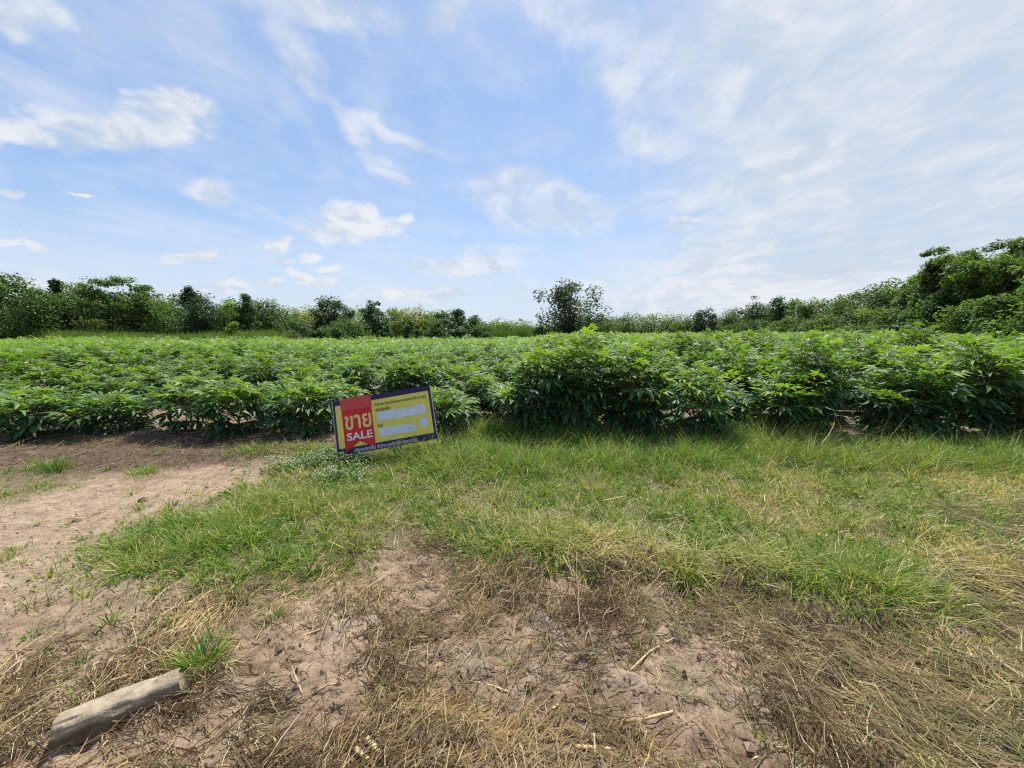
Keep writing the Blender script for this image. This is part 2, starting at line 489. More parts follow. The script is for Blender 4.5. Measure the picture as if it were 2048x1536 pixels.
# ------------------------------------------------------------------ strip builders
def strips(base, direc, length, width, up0, droop, cols, segs=2, tilt=None, twist=None):
    """curved grass blades: arrays of base points, horizontal headings (rad), lengths, widths, start elevation (rad), bend (rad)"""
    n = len(base)
    hx, hy = np.cos(direc), np.sin(direc)
    if twist is None: twist = rng.uniform(0, math.pi, n)
    V = np.zeros((n, segs * 2 + 1, 3), np.float32)
    pos = base.astype(float).copy()
    for s in range(segs + 1):
        w = width * (1 - (s / segs) ** 1.6) * 0.5
        sx, sy = -hy * np.cos(twist) + 0 * hx, hx * np.cos(twist)
        sxx, syy = hx * np.sin(twist), hy * np.sin(twist)
        ox, oy = sx + sxx, sy + syy
        if s < segs:
            V[:, 2 * s, 0], V[:, 2 * s, 1], V[:, 2 * s, 2] = pos[:, 0] - ox * w, pos[:, 1] - oy * w, pos[:, 2]
            V[:, 2 * s + 1, 0], V[:, 2 * s + 1, 1], V[:, 2 * s + 1, 2] = pos[:, 0] + ox * w, pos[:, 1] + oy * w, pos[:, 2]
        else:
            V[:, 2 * s] = pos
        e = up0 - droop * (s + 0.5) / segs
        st = length / segs
        pos[:, 0] += hx * np.cos(e) * st; pos[:, 1] += hy * np.cos(e) * st; pos[:, 2] += np.sin(e) * st
    nv = segs * 2 + 1
    F = []
    for s in range(segs - 1):
        F += [(2 * s, 2 * s + 1, 2 * s + 3), (2 * s, 2 * s + 3, 2 * s + 2)]
    F.append((2 * segs - 2, 2 * segs - 1, 2 * segs))
    F = (np.array(F)[None] + (np.arange(n) * nv)[:, None, None]).reshape(-1, 3)
    C = np.repeat(cols[:, None, :], nv, 1).reshape(-1, 3)
    return V.reshape(-1, 3), F, C


def tubes(base, direc, length, radius, pitch, curve, cols, rings=3, zfix=None):
    """lying stalks: three-sided, tapered, slightly bowed in plan"""
    n = len(base)
    V = np.zeros((n, rings * 3, 3), np.float32)
    pos = base.astype(float).copy()
    st = length / (rings - 1)
    for s in range(rings):
        a = direc + curve * (s - (rings - 1) / 2)
        rr = radius * (1.0 if s < rings - 1 else 0.55)
        if zfix is not None and s > 0:
            pos[:, 2] = zfix(pos[:, 0], pos[:, 1]) + radius * 0.6 + s * st * np.sin(pitch)
        for k in range(3):
            t = 2 * math.pi * k / 3 + math.pi / 2
            V[:, s * 3 + k, 0] = pos[:, 0] - np.sin(a) * math.cos(t) * rr
            V[:, s * 3 + k, 1] = pos[:, 1] + np.cos(a) * math.cos(t) * rr
            V[:, s * 3 + k, 2] = pos[:, 2] + math.sin(t) * rr
        pos[:, 0] += np.cos(a) * np.cos(pitch) * st; pos[:, 1] += np.sin(a) * np.cos(pitch) * st
        pos[:, 2] += np.sin(pitch) * st
    F = []
    for s in range(rings - 1):
        for k in range(3):
            a0, a1 = s * 3 + k, s * 3 + (k + 1) % 3
            F += [(a0, a1, a1 + 3), (a0, a1 + 3, a0 + 3)]
    F = (np.array(F)[None] + (np.arange(n) * rings * 3)[:, None, None]).reshape(-1, 3)
    C = np.repeat(cols[:, None, :], rings * 3, 1).reshape(-1, 3)
    return V.reshape(-1, 3), F, C


def joinm(parts):
    V, F, C, o = [], [], [], 0
    for v, f, c in parts:
        V.append(v); F.append(f + o); C.append(c); o += len(v)
    return np.concatenate(V), np.concatenate(F), np.concatenate(C)


def scatter(n, x0, x1, y0, y1, dens):
    x, y = rng.uniform(x0, x1, n), rng.uniform(y0, y1, n)
    k = rng.uniform(0, 1, n) < dens(x, y)
    return x[k], y[k]


def mixc(a, b, t):
    return np.asarray(a)[None] * (1 - t[:, None]) + np.asarray(b)[None] * t[:, None]


def tube_path(pts, rads, sides=6):
    """one bent tapered tube through points"""
    V, F = [], []
    P = [Vector(p) for p in pts]
    for i, p in enumerate(P):
        d = (P[min(i + 1, len(P) - 1)] - P[max(i - 1, 0)]).normalized()
        a = d.cross(Vector((0.13, 0.31, 0.94)) if abs(d.z) < 0.9 else Vector((1, 0.1, 0))).normalized()
        b = d.cross(a)
        for k in range(sides):
            t = 2 * math.pi * k / sides
            V.append(p + (a * math.cos(t) + b * math.sin(t)) * rads[i])
    for i in range(len(P) - 1):
        for k in range(sides):
            F.append((i * sides + k, i * sides + (k + 1) % sides, (i + 1) * sides + (k + 1) % sides, (i + 1) * sides + k))
    F.append(tuple(range(sides))[::-1])
    F.append(tuple(range((len(P) - 1) * sides, len(P) * sides)))
    return V, F


def tubes_mesh(name, lst, mat, sides=6):
    V, F = [], []
    for pts, rads in lst:
        v, f = tube_path(pts, rads, sides)
        o = len(V); V += [tuple(q) for q in v]; F += [tuple(i + o for i in ff) for ff in f]
    return mk_mesh(name, np.array(V), F, mat, smooth=True)


# ------------------------------------------------------------------ cassava
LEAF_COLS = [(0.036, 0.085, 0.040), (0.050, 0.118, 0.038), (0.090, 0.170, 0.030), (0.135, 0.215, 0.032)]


def leaf_geom(seed, col, lobes=7, size=1.15, simple=False):
    """palmate leaf: stalk along +X, blade at its end; returns verts, tris, cols"""
    r = np.random.default_rng(seed)
    L = 0.20 * size
    V, F, C = [], [], []
    tip = np.array([L * 0.93, 0, L * 0.28])
    if not simple:
        for p, rad in ((np.array([0, 0, 0.0]), 0.0032), (np.array([L * .55, 0, L * .24]), 0.0026), (tip, 0.002)):
            for k in range(3):
                t = 2 * math.pi * k / 3
                V.append(p + np.array([0, math.cos(t) * rad, math.sin(t) * rad])); C.append((0.16, 0.10, 0.05))
        for s in range(2):
            for k in range(3):
                a, b = s * 3 + k, s * 3 + (k + 1) % 3
                F += [(a, b, b + 3), (a, b + 3, a + 3)]
    spread = 115 if lobes > 5 else 95
    for i in range(lobes):
        f = (i / (lobes - 1)) * 2 - 1
        ang = R(f * spread + r.uniform(-7, 7))
        ln = size * (0.165 - 0.075 * abs(f) ** 1.5) * r.uniform(0.88, 1.1)
        wd = ln * r.uniform(0.125, 0.16)
        d = np.array([math.cos(ang), math.sin(ang), 0]); sd = np.array([-math.sin(ang), math.cos(ang), 0])
        dr = r.uniform(0.10, 0.70) + 0.12 * (1 - abs(f))
        z1, z2 = -0.10 * dr * ln, -0.72 * dr * ln
        o = len(V)
        c = np.array(col) * r.uniform(0.85, 1.15)
        mid = tip + d * ln * 0.55 + np.array([0, 0, z1])
        V += [tip, mid + sd * wd + np.array([0, 0, -wd * .1]), mid + np.array([0, 0, -wd * .45]), mid - sd * wd + np.array([0, 0, -wd * .1]), tip + d * ln * 0.97 + np.array([0, 0, z2])]
        C += [c * 0.9, c, c * 1.1, c, c]
        if simple:
            F += [(o, o + 1, o + 3), (o + 1, o + 4, o + 3)]
        else:
            F += [(o, o + 2, o + 1), (o, o + 3, o + 2), (o + 1, o + 2, o + 4), (o + 2, o + 3, o + 4)]
    return np.array(V), np.array(F), np.array(C)


LEAF_MESH = []
for ci, c in enumerate(LEAF_COLS):
    for k in range(3):
        v, f, cc = leaf_geom(100 + ci * 10 + k, c)
        LEAF_MESH.append((mk_mesh('cassava_leaf', v, f, M_LEAF, cc, smooth=False), (v, f, cc)))


def plant_layout(seed, h, bushy=1.0, nleaf=75):
    """stems and leaf placements of one cassava plant of height h"""
    r = random.Random(seed)
    stems, leaves = [], []
    nst = 2 if r.random() < 0.45 else 1
    tips = []
    for s in range(nst):
        a0 = r.uniform(0, 6.28)
        b = Vector((math.cos(a0), math.sin(a0), 0)) * 0.05 * (nst > 1)
        fork = h * r.uniform(0.30, 0.42)
        p1 = b * 2 + Vector((r.uniform(-.04, .04), r.uniform(-.04, .04), fork))
        stems.append(([b + Vector((0, 0, -0.06)), (b + p1) * 0.5 + Vector((r.uniform(-.02, .02), r.uniform(-.02, .02), 0)), p1], [0.014, 0.012, 0.010]))
        nb = r.choice((4, 5, 6)) if nst == 1 else r.choice((3, 3, 4))
        for j in range(nb):
            a = a0 + j * 6.283 / nb + r.uniform(-.5, .5)
            reach = (0.06 if j == 0 else r.uniform(0.16, 0.36)) * bushy
            top = h * r.uniform(0.86, 0.95) * (1 - 1.9 * reach ** 2) if j else h * 0.94
            s0 = p1.lerp(b, r.uniform(0.0, 0.5))
            p2 = s0 + Vector((math.cos(a) * reach * .65, math.sin(a) * reach * .65, (top - s0.z) * 0.42))
            p3 = Vector((s0.x + math.cos(a) * reach, s0.y + math.sin(a) * reach, top - 0.05))
            stems.append(([s0, p2, p3], [0.009, 0.0075, 0.005]))
            tips.append((s0, p2, p3))
    per = max(6, int(nleaf / len(tips)))
    for (p1, p2, p3) in tips:
        a = r.uniform(0, 6.28)
        for i in range(per):
            t = (i + r.random()) / per
            p = p1.lerp(p2, t * 2) if t < 0.5 else p2.lerp(p3, t * 2 - 1)
            if t < 0.22: p = Vector((p1.x, p1.y, p1.z * r.uniform(0.25, 1.0)))
            a += 2.4 + r.uniform(-.3, .3)
            lift = -0.15 + 0.95 * t ** 1.3 + r.uniform(-.2, .2)
            sc = r.uniform(0.85, 1.2) * (1.2 - 0.45 * max(0, t - 0.6) / 0.4)
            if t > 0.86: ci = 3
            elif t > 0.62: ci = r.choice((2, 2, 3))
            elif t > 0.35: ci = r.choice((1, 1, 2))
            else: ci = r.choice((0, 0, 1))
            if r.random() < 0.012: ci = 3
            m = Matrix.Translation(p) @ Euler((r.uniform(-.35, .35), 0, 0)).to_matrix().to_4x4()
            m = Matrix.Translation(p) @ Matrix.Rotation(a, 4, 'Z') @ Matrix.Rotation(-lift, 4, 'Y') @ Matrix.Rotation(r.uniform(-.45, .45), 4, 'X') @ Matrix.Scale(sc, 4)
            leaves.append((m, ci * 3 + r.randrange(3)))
    return stems, leaves


def bake(leaves, geoms):
    V, F, C, o = [], [], [], 0
    for m, k in leaves:
        v, f, c = geoms[k]
        M3 = np.array(m)
        V.append(v @ M3[:3, :3].T + M3[:3, 3]); F.append(f + o); C.append(c); o += len(v)
    return np.concatenate(V), np.concatenate(F), np.concatenate(C)


NEARG = [g for _, g in LEAF_MESH]
FARG = [leaf_geom(300 + i, LEAF_COLS[i // 3], 5, 1.38, True) for i in range(12)]
VAR = {}
for kind, h0 in (('low', 0.9), ('tall', 1.4)):
    VAR[kind] = []
    for k in range(7):
        st, lv = plant_layout(900 + k + (50 if kind == 'tall' else 0), h0, 1.30 if kind == 'low' else 1.50, 120 if kind == 'low' else 225)
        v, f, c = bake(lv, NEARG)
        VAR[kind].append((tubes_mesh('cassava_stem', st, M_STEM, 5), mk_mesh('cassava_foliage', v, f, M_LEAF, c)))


def plant_h(x, y):
    """how tall the crop stands at a spot"""
    n = float(vnoise(np.array([x * 0.42]), np.array([y * 0.42]), 61)[0]) - 0.5
    edge = 0.15 + 0.10 * (y - 5.5)
    t = float(sstep(-0.45, 0.55, np.array([x - edge]))[0])
    low = 0.82 + 0.52 * n + 0.10 * float(sstep(-3.0, -0.8, np.array([x]))[0])
    hi = 1.27 + 0.34 * n + 0.12 * math.exp(-((x - 1.7) / 0.9) ** 2) - 0.10 * float(sstep(3.2, 4.4, np.array([x]))[0]) * (y < 8)
    h = low * (1 - t) + hi * t
    if y > 22: h = min(h, 1.22 + 0.12 * n) if t > 0.5 else h
    return h


ORD = ['front', 'second', 'third', 'fourth', 'fifth', 'sixth', 'seventh', 'eighth', 'ninth', 'tenth', 'eleventh', 'twelfth', 'thirteenth', 'fourteenth', 'fifteenth', 'sixteenth', 'seventeenth', 'eighteenth', 'nineteenth', 'twentieth',
       '21st', '22nd', '23rd', '24th', '25th', '26th', '27th', '28th', '29th', '30th', '31st', '32nd', '33rd', '34th', '35th', '36th', '37th', '38th', '39th', '40th', '41st', '42nd', '43rd', '44th', '45th']
spots = []
pr = random.Random(5)
for k in range(NROW):
    y0 = ROW0 + k * ROWSP
    half = 1.42 * y0 + 2.0
    x = -half + pr.uniform(0, 1.0)
    while x < half:
        sp = (1.06 if x < 0.2 else 0.90) if k < 3 else 1.0
        px_, py_ = x + pr.uniform(-.22, .22), y0 + pr.uniform(-.14, .14)
        x += sp
        gap = False
        if k == 0 and -3.05 < px_ < -1.55: gap = True       # bare soil left of the sign
        if k == 0 and px_ < -1.5: py_ += 0.10
        if k == 1 and -2.6 < px_ < -2.1: gap = True
        if k == 0 and 0.45 < px_ < 0.75: gap = True
        if px_ > 31 + 0.06 * (py_ - 20) or py_ > 45 + 0.10 * px_: gap = True
        if px_ < 0 and py_ > 42: gap = True
        if k > 0 and pr.random() < 0.07: gap = True
        if not gap: spots.append((k, px_, py_))
# a few plants the photograph shows standing out
SPECIAL = {}
spots.sort(key=lambda s: (s[0], abs(s[1])))
inview = [s for s in spots if abs(s[1]) < 1.36 * s[2] + 0.35]
single = inview[:300]
sids = {id(q) for q in single}
rest = [q for q in spots if id(q) not in sids]
NLEAFY = 26
leafy = sorted(single, key=lambda s: s[1] ** 2 * 0.15 + s[2] ** 2)[:NLEAFY]
leafy_set = {id(s) for s in leafy}
SIGN_X = -1.57
cnt = {}
for s in sorted(single, key=lambda s: (s[0], abs(s[1] - SIGN_X))):
    k, x, y = s
    h = plant_h(x, y) * pr.choice((0.66, 0.80, 0.93, 1.0, 1.06, 1.15)) * pr.uniform(0.95, 1.05)
    kind = 'tall' if h > 1.06 else 'low'
    z = tz(x, y)
    size = 'tall' if kind == 'tall' else 'low'
    side = 'wood' if x > SIGN_X else 'track'
    cnt[(k, side)] = cnt.get((k, side), 0) + 1
    lab = '%s leafy cassava plant, %s from the sign towards the %s, %s row' % (size, ORD[cnt[(k, side)] - 1].replace('front', 'first'), side, ORD[min(k, 11)])
    root = empty('cassava_plant', (x, y, z), pr.uniform(0, 6.28))
    tag(root, lab, 'cassava plant', '%s cassava plants in the %s row' % (size, ORD[min(k, 11)]))
    if id(s) in leafy_set:
        st, lv = plant_layout(pr.randrange(10 ** 6), h, 1.30 if kind == 'low' else 1.50, 125 if kind == 'low' else 235)
        link('stem', tubes_mesh('cassava_stem', st, M_STEM, 5), root)
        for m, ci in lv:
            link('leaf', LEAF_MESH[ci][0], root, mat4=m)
    else:
        i = pr.randrange(7)
        sc = h / (0.9 if kind == 'low' else 1.4)
        sm, fo = VAR[kind][i]
        w = 1.0 + (sc - 1) * 0.4
        root.scale = (w, w, sc)
        link('stem', sm, root); link('foliage', fo, root)

# the crop further back reads as one mass
FARV = []
for k in range(6):
    st, lv = plant_layout(700 + k, 1.0, 1.35, 64)
    FARV.append(bake(lv, FARG))
FARV2 = []
for k in range(6):
    st, lv = plant_layout(760 + k, 1.0, 1.45, 26)
    lv = [(m @ Matrix.Scale(1.35, 4), c) for m, c in lv if m.translation.z > 0.45]
    FARV2.append(bake(lv, FARG))
parts = []
for (k, x, y) in rest:
    v, f, c = (FARV if y < 27 else FARV2)[pr.randrange(6)]
    h = plant_h(x, y) * pr.uniform(0.9, 1.1)
    a = pr.uniform(0, 6.28); ca, sa = math.cos(a), math.sin(a)
    w = pr.uniform(0.95, 1.15)
    vv = np.stack([(v[:, 0] * ca - v[:, 1] * sa) * w + x, (v[:, 0] * sa + v[:, 1] * ca) * w + y, v[:, 2] * h + tz(x, y)], 1)
    parts.append((vv, f, c * pr.uniform(0.85, 1.2)))
v, f, c = joinm(parts)
tag(link('cassava_crop', mk_mesh('cassava_crop', v, f, M_LEAF, c)), 'expanse of green cassava crop stretching back to the tree line', 'crop', kind='stuff')

# ------------------------------------------------------------------ trees
DARK, MID, BRIGHT, YELL, OLIVE = (0.038, 0.076, 0.034), (0.068, 0.128, 0.034), (0.132, 0.208, 0.036), (0.235, 0.235, 0.040), (0.108, 0.150, 0.042)


def leafcards(cent, nrm, size, cols, r):
    """folded leaf-shaped faces"""
    n = len(cent)
    t = r.normal(size=(n, 3)); t -= nrm * (t * nrm).sum(1)[:, None]; t /= np.linalg.norm(t, axis=1)[:, None] + 1e-9
    b = np.cross(nrm, t)
    s = size[:, None]
    V = np.stack([cent - t * s * .5, cent + b * s * .27 + nrm * s * .06, cent + t * s * .5 - nrm * s * .1, cent - b * s * .27 + nrm * s * .06], 1)
    base = (np.arange(n) * 4)[:, None]
    F = np.concatenate([base + np.array([[0, 1, 2]]), base + np.array([[0, 2, 3]])])
    return V.reshape(-1, 3).astype(np.float32), F, np.repeat(cols, 4, 0)


def crown(seed, form, H, Rw, col, nleaf, lsize, col2=None):
    """leaf clumps of one tree of height H, half width Rw; also returns clump centres for the limbs"""
    r = np.random.default_rng(seed)
    C = []
    if form in ('round', 'broad', 'shrub', 'sparse'):
        nc = {'round': 60, 'broad': 66, 'shrub': 34, 'sparse': 48}[form]
        lo = {'round': 0.06, 'broad': 0.10, 'shrub': 0.0, 'sparse': 0.10}[form]
        while len(C) < nc:
            p = r.uniform(-1, 1, 3)
            q = np.linalg.norm(p)
            if q > 1 or q < (0.25 if form != 'sparse' else 0.3): continue
            zc = lo + (p[2] * 0.5 + 0.5) * (1 - lo)
            if form == 'broad': p[:2] *= 0.8 + 0.45 * r.random()
            if form == 'round' and p[2] < 0: p[:2] *= 1.05
            if form == 'shrub' and p[2] < 0: p[:2] *= 1.12
            C.append((p[0] * Rw * 0.84, p[1] * Rw * 0.84, zc * H * 0.93))
    elif form == 'cone':
        for i in range(44):
            t = r.random() ** 0.8
            rad = Rw * (1.0 - t) ** 0.62 * math.sqrt(r.random()) * 0.95
            a = r.uniform(0, 6.28)
            C.append((math.cos(a) * rad, math.sin(a) * rad, H * (0.05 + 0.90 * t)))
    elif form == 'layered':
        for i in range(15):
            t = (i + r.random()) / 15
            a = r.uniform(0, 6.28)
            rad = Rw * (1.0 - 0.55 * abs(t - 0.55)) * r.uniform(0.45, 0.85) * (0.45 if t > 0.9 else 1)
            cx, cy = math.cos(a) * rad * .7, math.sin(a) * rad * .7
            for j in range(5):
                C.append((cx + r.normal() * Rw * .24, cy + r.normal() * Rw * .24, H * (0.10 + 0.86 * t) + r.normal() * 0.02 * H))
    elif form == 'plume':
        for i in range(15):
            a = r.uniform(0, 6.28); L = Rw * r.uniform(0.7, 1.25); top = H * r.uniform(0.55, 1.0)
            for j in range(6):
                t = (j + 0.4) / 6
                C.append((math.cos(a) * L * t ** 1.3, math.sin(a) * L * t ** 1.3, top * (0.35 + 0.65 * math.sin(min(1.0, t * 1.15) * 2.0) ** 0.8) + r.normal() * .1))
    C = np.array(C)
    nc = len(C)
    rc = Rw * {'round': 0.30, 'broad': 0.30, 'shrub': 0.36, 'cone': 0.30, 'layered': 0.30, 'sparse': 0.31, 'plume': 0.21}[form] * r.uniform(0.6, 1.3, nc)
    k = r.integers(0, nc, nleaf)
    d = r.normal(size=(nleaf, 3)); d /= np.linalg.norm(d, axis=1)[:, None]
    rad = rc[k] * r.random(nleaf) ** 0.42
    flat = {'layered': 0.5, 'plume': 0.8}.get(form, 0.85)
    P = C[k] + d * rad[:, None] * np.array([1, 1, flat])
    P[:, 2] = np.abs(P[:, 2] - 0.03) + 0.03
    P[:, 2] *= H / np.percentile(P[:, 2], 99.3)
    P[:, :2] *= Rw / np.percentile(np.abs(P[:, 0]), 98.5)
    C[:, 2] *= H / P[:, 2].max() if P[:, 2].max() > H else 1.0
    up = np.array([0, 0, 1.0])
    nrm = d * 0.5 + up * 0.95 + r.normal(size=(nleaf, 3)) * 0.55
    nrm /= np.linalg.norm(nrm, axis=1)[:, None]
    cc = np.array(col)[None] * r.uniform(0.75, 1.3, nc)[k][:, None] * r.uniform(0.75, 1.3, nleaf)[:, None]
    if col2 is not None:
        t = (r.random(nc) < 0.4)[k][:, None]
        cc = np.where(t, np.array(col2)[None] * r.uniform(0.75, 1.25, nleaf)[:, None], cc)
    g = leafcards(P, nrm, lsize * r.uniform(0.6, 1.35, nleaf), cc, r)
    return g, C


def tree(name, label, cat, px, topy, Y, halfpx, form, col, nleaf=2600, lsize=0.30, group=None, col2=None, seed=None, lean=0.0, trunk_r=None):
    top = at_y(px, topy, Y)
    x, H = top.x, max(1.2, top.z)
    Rw = halfpx / FPX * Y * 1.04
    nleaf, lsize = int(nleaf * 1.10), lsize * 1.10
    seed = seed if seed is not None else int(px * 13 + topy * 7 + Y)
    (v, f, c), C = crown(seed, form, H, Rw, col, nleaf, lsize, col2)
    z = tz(x, Y) - 0.05
    root = empty(name, (x, Y, z))
    tag(root, label, cat, group)
    r = random.Random(seed)
    tr = trunk_r or max(0.04, 0.018 * H)
    if form == 'shrub':
        L = [([(0, 0, -0.1), (r.uniform(-.1, .1), 0, H * .3)], [tr * .6, tr * .4])]
        for q in C[:6]: L.append(([(0, 0, 0), tuple(np.array(q) * 0.6), tuple(q)], [tr * .4, tr * .25, tr * .12]))
    else:
        hb = H * (0.30 if form != 'sparse' else 0.16)
        bx = r.uniform(-.15, .15)
        apex = (bx * 1.5, r.uniform(-.1, .1), H * 0.72)
        L = [([(0, 0, -0.15), (bx * .5, 0, hb * .5), (bx, 0, hb), (bx * 1.3, 0, H * .5), apex], [tr * 1.25, tr, tr * .85, tr * .6, tr * .25])]
        idx = list(range(len(C))); r.shuffle(idx)
        for i in idx[:20 if form == 'sparse' else 14]:
            q = C[i]
            zs = min(max(hb * 0.8, q[2] - 0.45 * math.hypot(q[0], q[1]) - 0.2 * H), H * 0.68)
            s = Vector((bx, 0, zs))
            e = Vector(q)
            mdl = s.lerp(e, 0.5) + Vector((0, 0, -0.04 * H))
            L.append(([s, mdl, e], [tr * .42, tr * .28, tr * .1]))
    link('trunk', tubes_mesh('trunk', L, M_BARK, 6), root)
    link('crown', mk_mesh('crown', v, f, M_CROWN, c), root)
    return root


GL, GRW = 'trees along the far edge of the crop', 'trees of the tall wood beside the crop'
T = tree
T('lone_tree', 'lone airy tree with see-through twiggy crown rising above the crop', 'tree', 1140, 566, 50, 62, 'round', (0.046, 0.066, 0.038), 7000, 0.33, seed=8, trunk_r=0.2)
# far edge, from the end with the weedy bank towards the lone tree
T('broad_tree', 'tall broad tree at the outer end of the weedy tree line', 'tree', 18, 551, 40, 62, 'broad', MID, 5200, 0.30, GL)
T('broad_tree', 'pale green feathery tree between the broad end tree and a narrow dark tree', 'tree', 70, 578, 44, 40, 'layered', OLIVE, 3400, 0.28, GL)
T('narrow_tree', 'narrow dark creeper-clad tree like a column in the weedy tree line', 'tree', 110, 561, 44, 24, 'cone', DARK, 3000, 0.28, GL)
T('layered_tree', 'layered tree with sunlit tiers beside the narrow dark column tree', 'tree', 158, 566, 48, 44, 'layered', OLIVE, 3600, 0.28, GL, BRIGHT)
T('layered_tree', 'layered tree with flat topped tiers, tallest of the weedy tree line', 'tree', 206, 555, 47, 42, 'layered', MID, 4200, 0.28, GL, OLIVE)
T('layered_tree', 'layered tree with drooping tip next to the tallest flat topped tree', 'tree', 253, 556, 49, 40, 'layered', MID, 4000, 0.28, GL)
T('broad_tree', 'spreading mid green tree sloping down from the layered trees', 'tree', 305, 588, 50, 46, 'broad', MID, 4000, 0.28, GL, OLIVE)
T('layered_tree', 'flat spreading tree just before the dark domed tree', 'tree', 336, 587, 55, 34, 'layered', MID, 2600, 0.28, GL)
T('pointed_tree', 'pointed tree top sticking up behind the dark domed tree', 'tree', 378, 574, 56, 24, 'cone', DARK, 2600, 0.30, GL)
T('domed_tree', 'big dark domed tree with a smooth rounded crown', 'tree', 394, 592, 46, 42, 'round', DARK, 5200, 0.26, GL)
T('yellow_green_tree', 'yellow green tree tucked behind the dark domed tree', 'tree', 444, 602, 50, 26, 'round', BRIGHT, 2600, 0.26, GL)
T('broad_tree', 'small broad tree between the domed tree and the conical tree', 'tree', 458, 597, 60, 24, 'broad', MID, 2000, 0.30, GL)
T('conical_tree', 'dark conical tree with a rounded point beside yellow green bush', 'tree', 490, 589, 50, 30, 'cone', DARK, 3800, 0.27, GL, MID)
T('broad_tree', 'loose crowned tree behind the dark conical tree', 'tree', 530, 599, 57, 36, 'broad', MID, 2800, 0.30, GL, OLIVE)
T('bright_bush', 'bright yellow green bush at the foot of the conical tree', 'bush', 466, 643, 43, 13, 'shrub', BRIGHT, 1300, 0.2, 'bushes at the far field edge')
for i, (px, ty, Y, hw) in enumerate(((575, 614, 72, 36), (612, 612, 76, 40), (648, 616, 74, 36), (720, 616, 72, 34))):
    T('yellow_green_tree', 'low yellow green tree behind the rounded trees, %s from the conical tree' % ORD[i].replace('front', 'first'), 'tree', px, ty, Y, hw, 'broad', BRIGHT, 2400, 0.34, GL, YELL)
T('rounded_tree', 'dark dense rounded tree, the wider of two standing apart', 'tree', 665, 595, 48, 37, 'round', DARK, 5200, 0.25, GL)
T('rounded_tree', 'dark upright rounded tree, the narrower of two standing apart', 'tree', 744, 603, 48, 27, 'round', DARK, 4000, 0.25, GL)
T('leafy_bush', 'large glossy green bush in front of the two dark rounded trees', 'bush', 694, 640, 42, 36, 'shrub', MID, 3400, 0.22, 'bushes at the far field edge')
for i, (px, ty, Y, hw) in enumerate(((790, 617, 74, 34), (826, 615, 76, 36), (862, 622, 74, 30))):
    T('yellow_tree', 'low yellow flushed tree, %s from the narrower dark rounded tree' % ORD[i].replace('front', 'first'), 'tree', px, ty, Y, hw, 'broad', YELL, 2600, 0.34, GL, BRIGHT)
T('green_tree', 'mid green tree with two humps beside the yellow flushed trees', 'tree', 882, 622, 66, 26, 'broad', MID, 2600, 0.32, GL, OLIVE)
T('dark_tree', 'dark peaked tree next to the two humped tree', 'tree', 915, 619, 56, 26, 'cone', DARK, 3000, 0.28, GL, MID)
T('dark_tree', 'small dark tree at the end of the row before the cane grass', 'tree', 950, 631, 56, 20, 'cone', MID, 2200, 0.26, GL)
for i, (px, ty, Y, hw) in enumerate(sorted(((822, 640, 44, 19), (914, 652, 43, 17), (600, 640, 50, 28), (560, 645, 52, 26), (870, 645, 50, 20), (965, 648, 50, 22), (1090, 652, 48, 24), (640, 655, 43, 18), (770, 650, 46, 14)), key=lambda q: 1140 - q[0])):
    T('dark_bush', 'dark round bush at the far trees, %s from the lone airy tree' % ORD[i].replace('front', 'first'), 'bush', px, ty, Y, hw, 'shrub', DARK, 1700, 0.24, 'bushes at the far field edge', MID)
for i, (px, ty, Y, hw) in enumerate(((1045, 640, 72, 34), (1000, 638, 70, 34))):
    T('green_tree', 'low light green scrub tree behind cane grass, %s from the lone tree' % ORD[i].replace('front', 'first'), 'tree', px, ty, Y, hw, 'broad', BRIGHT, 1800, 0.34, GL)
for i, (px, ty, Y, hw) in enumerate(((1195, 632, 72, 38), (1235, 632, 76, 38), (1270, 628, 78, 42), (1315, 627, 78, 44), (1355, 630, 76, 38), (1385, 636, 74, 32))):
    T('yellow_green_tree', 'low olive yellow tree, %s in line from the lone tree to the wood' % ORD[i].replace('front', 'first'), 'tree', px, ty, Y, hw, 'broad', OLIVE, 2600, 0.34, GL, MID)
for px, ty, Y, hw, wd_ in ((1175, 652, 47, 28, 'wider'), (1120, 655, 46, 22, 'narrower')):
    T('dark_bush', 'dark low bush under the lone airy tree, the %s of two' % wd_, 'bush', px, ty, Y, hw, 'shrub', DARK, 1600, 0.24, 'bushes at the far field edge')
T('rounded_tree', 'small dark round headed tree standing before the tall wood', 'tree', 1412, 619, 60, 26, 'round', DARK, 3200, 0.28)
# the tall wood beside the crop
T('airy_tree', 'thin airy tree whose sparse twigs poke above the wood', 'tree', 1507, 592, 66, 16, 'sparse', DARK, 380, 0.3, GRW, seed=21)
T('dark_tree', 'dark conifer shaped tree in the low end of the wood', 'tree', 1556, 594, 62, 26, 'cone', DARK, 2800, 0.28, GRW)
WOOD = [(1450, 630, 70, 36), (1485, 616, 70, 38), (1525, 606, 66, 38), (1590, 598, 62, 34), (1625, 600, 58, 34), (1665, 594, 58, 38), (1705, 588, 54, 40),
        (1745, 576, 52, 42), (1785, 566, 48, 44), (1825, 556, 45, 42), (1855, 548, 42, 42)]
for i, (px, ty, Y, hw) in enumerate(WOOD):
    T('wood_tree', 'dense rounded tree in the sloping wood canopy, %s from its low end' % ORD[i].replace('front', 'first'), 'tree', px, ty, Y, hw, 'broad', (MID, OLIVE, DARK)[i % 3], 3800, 0.30, GRW, (BRIGHT, MID, OLIVE)[i % 3])
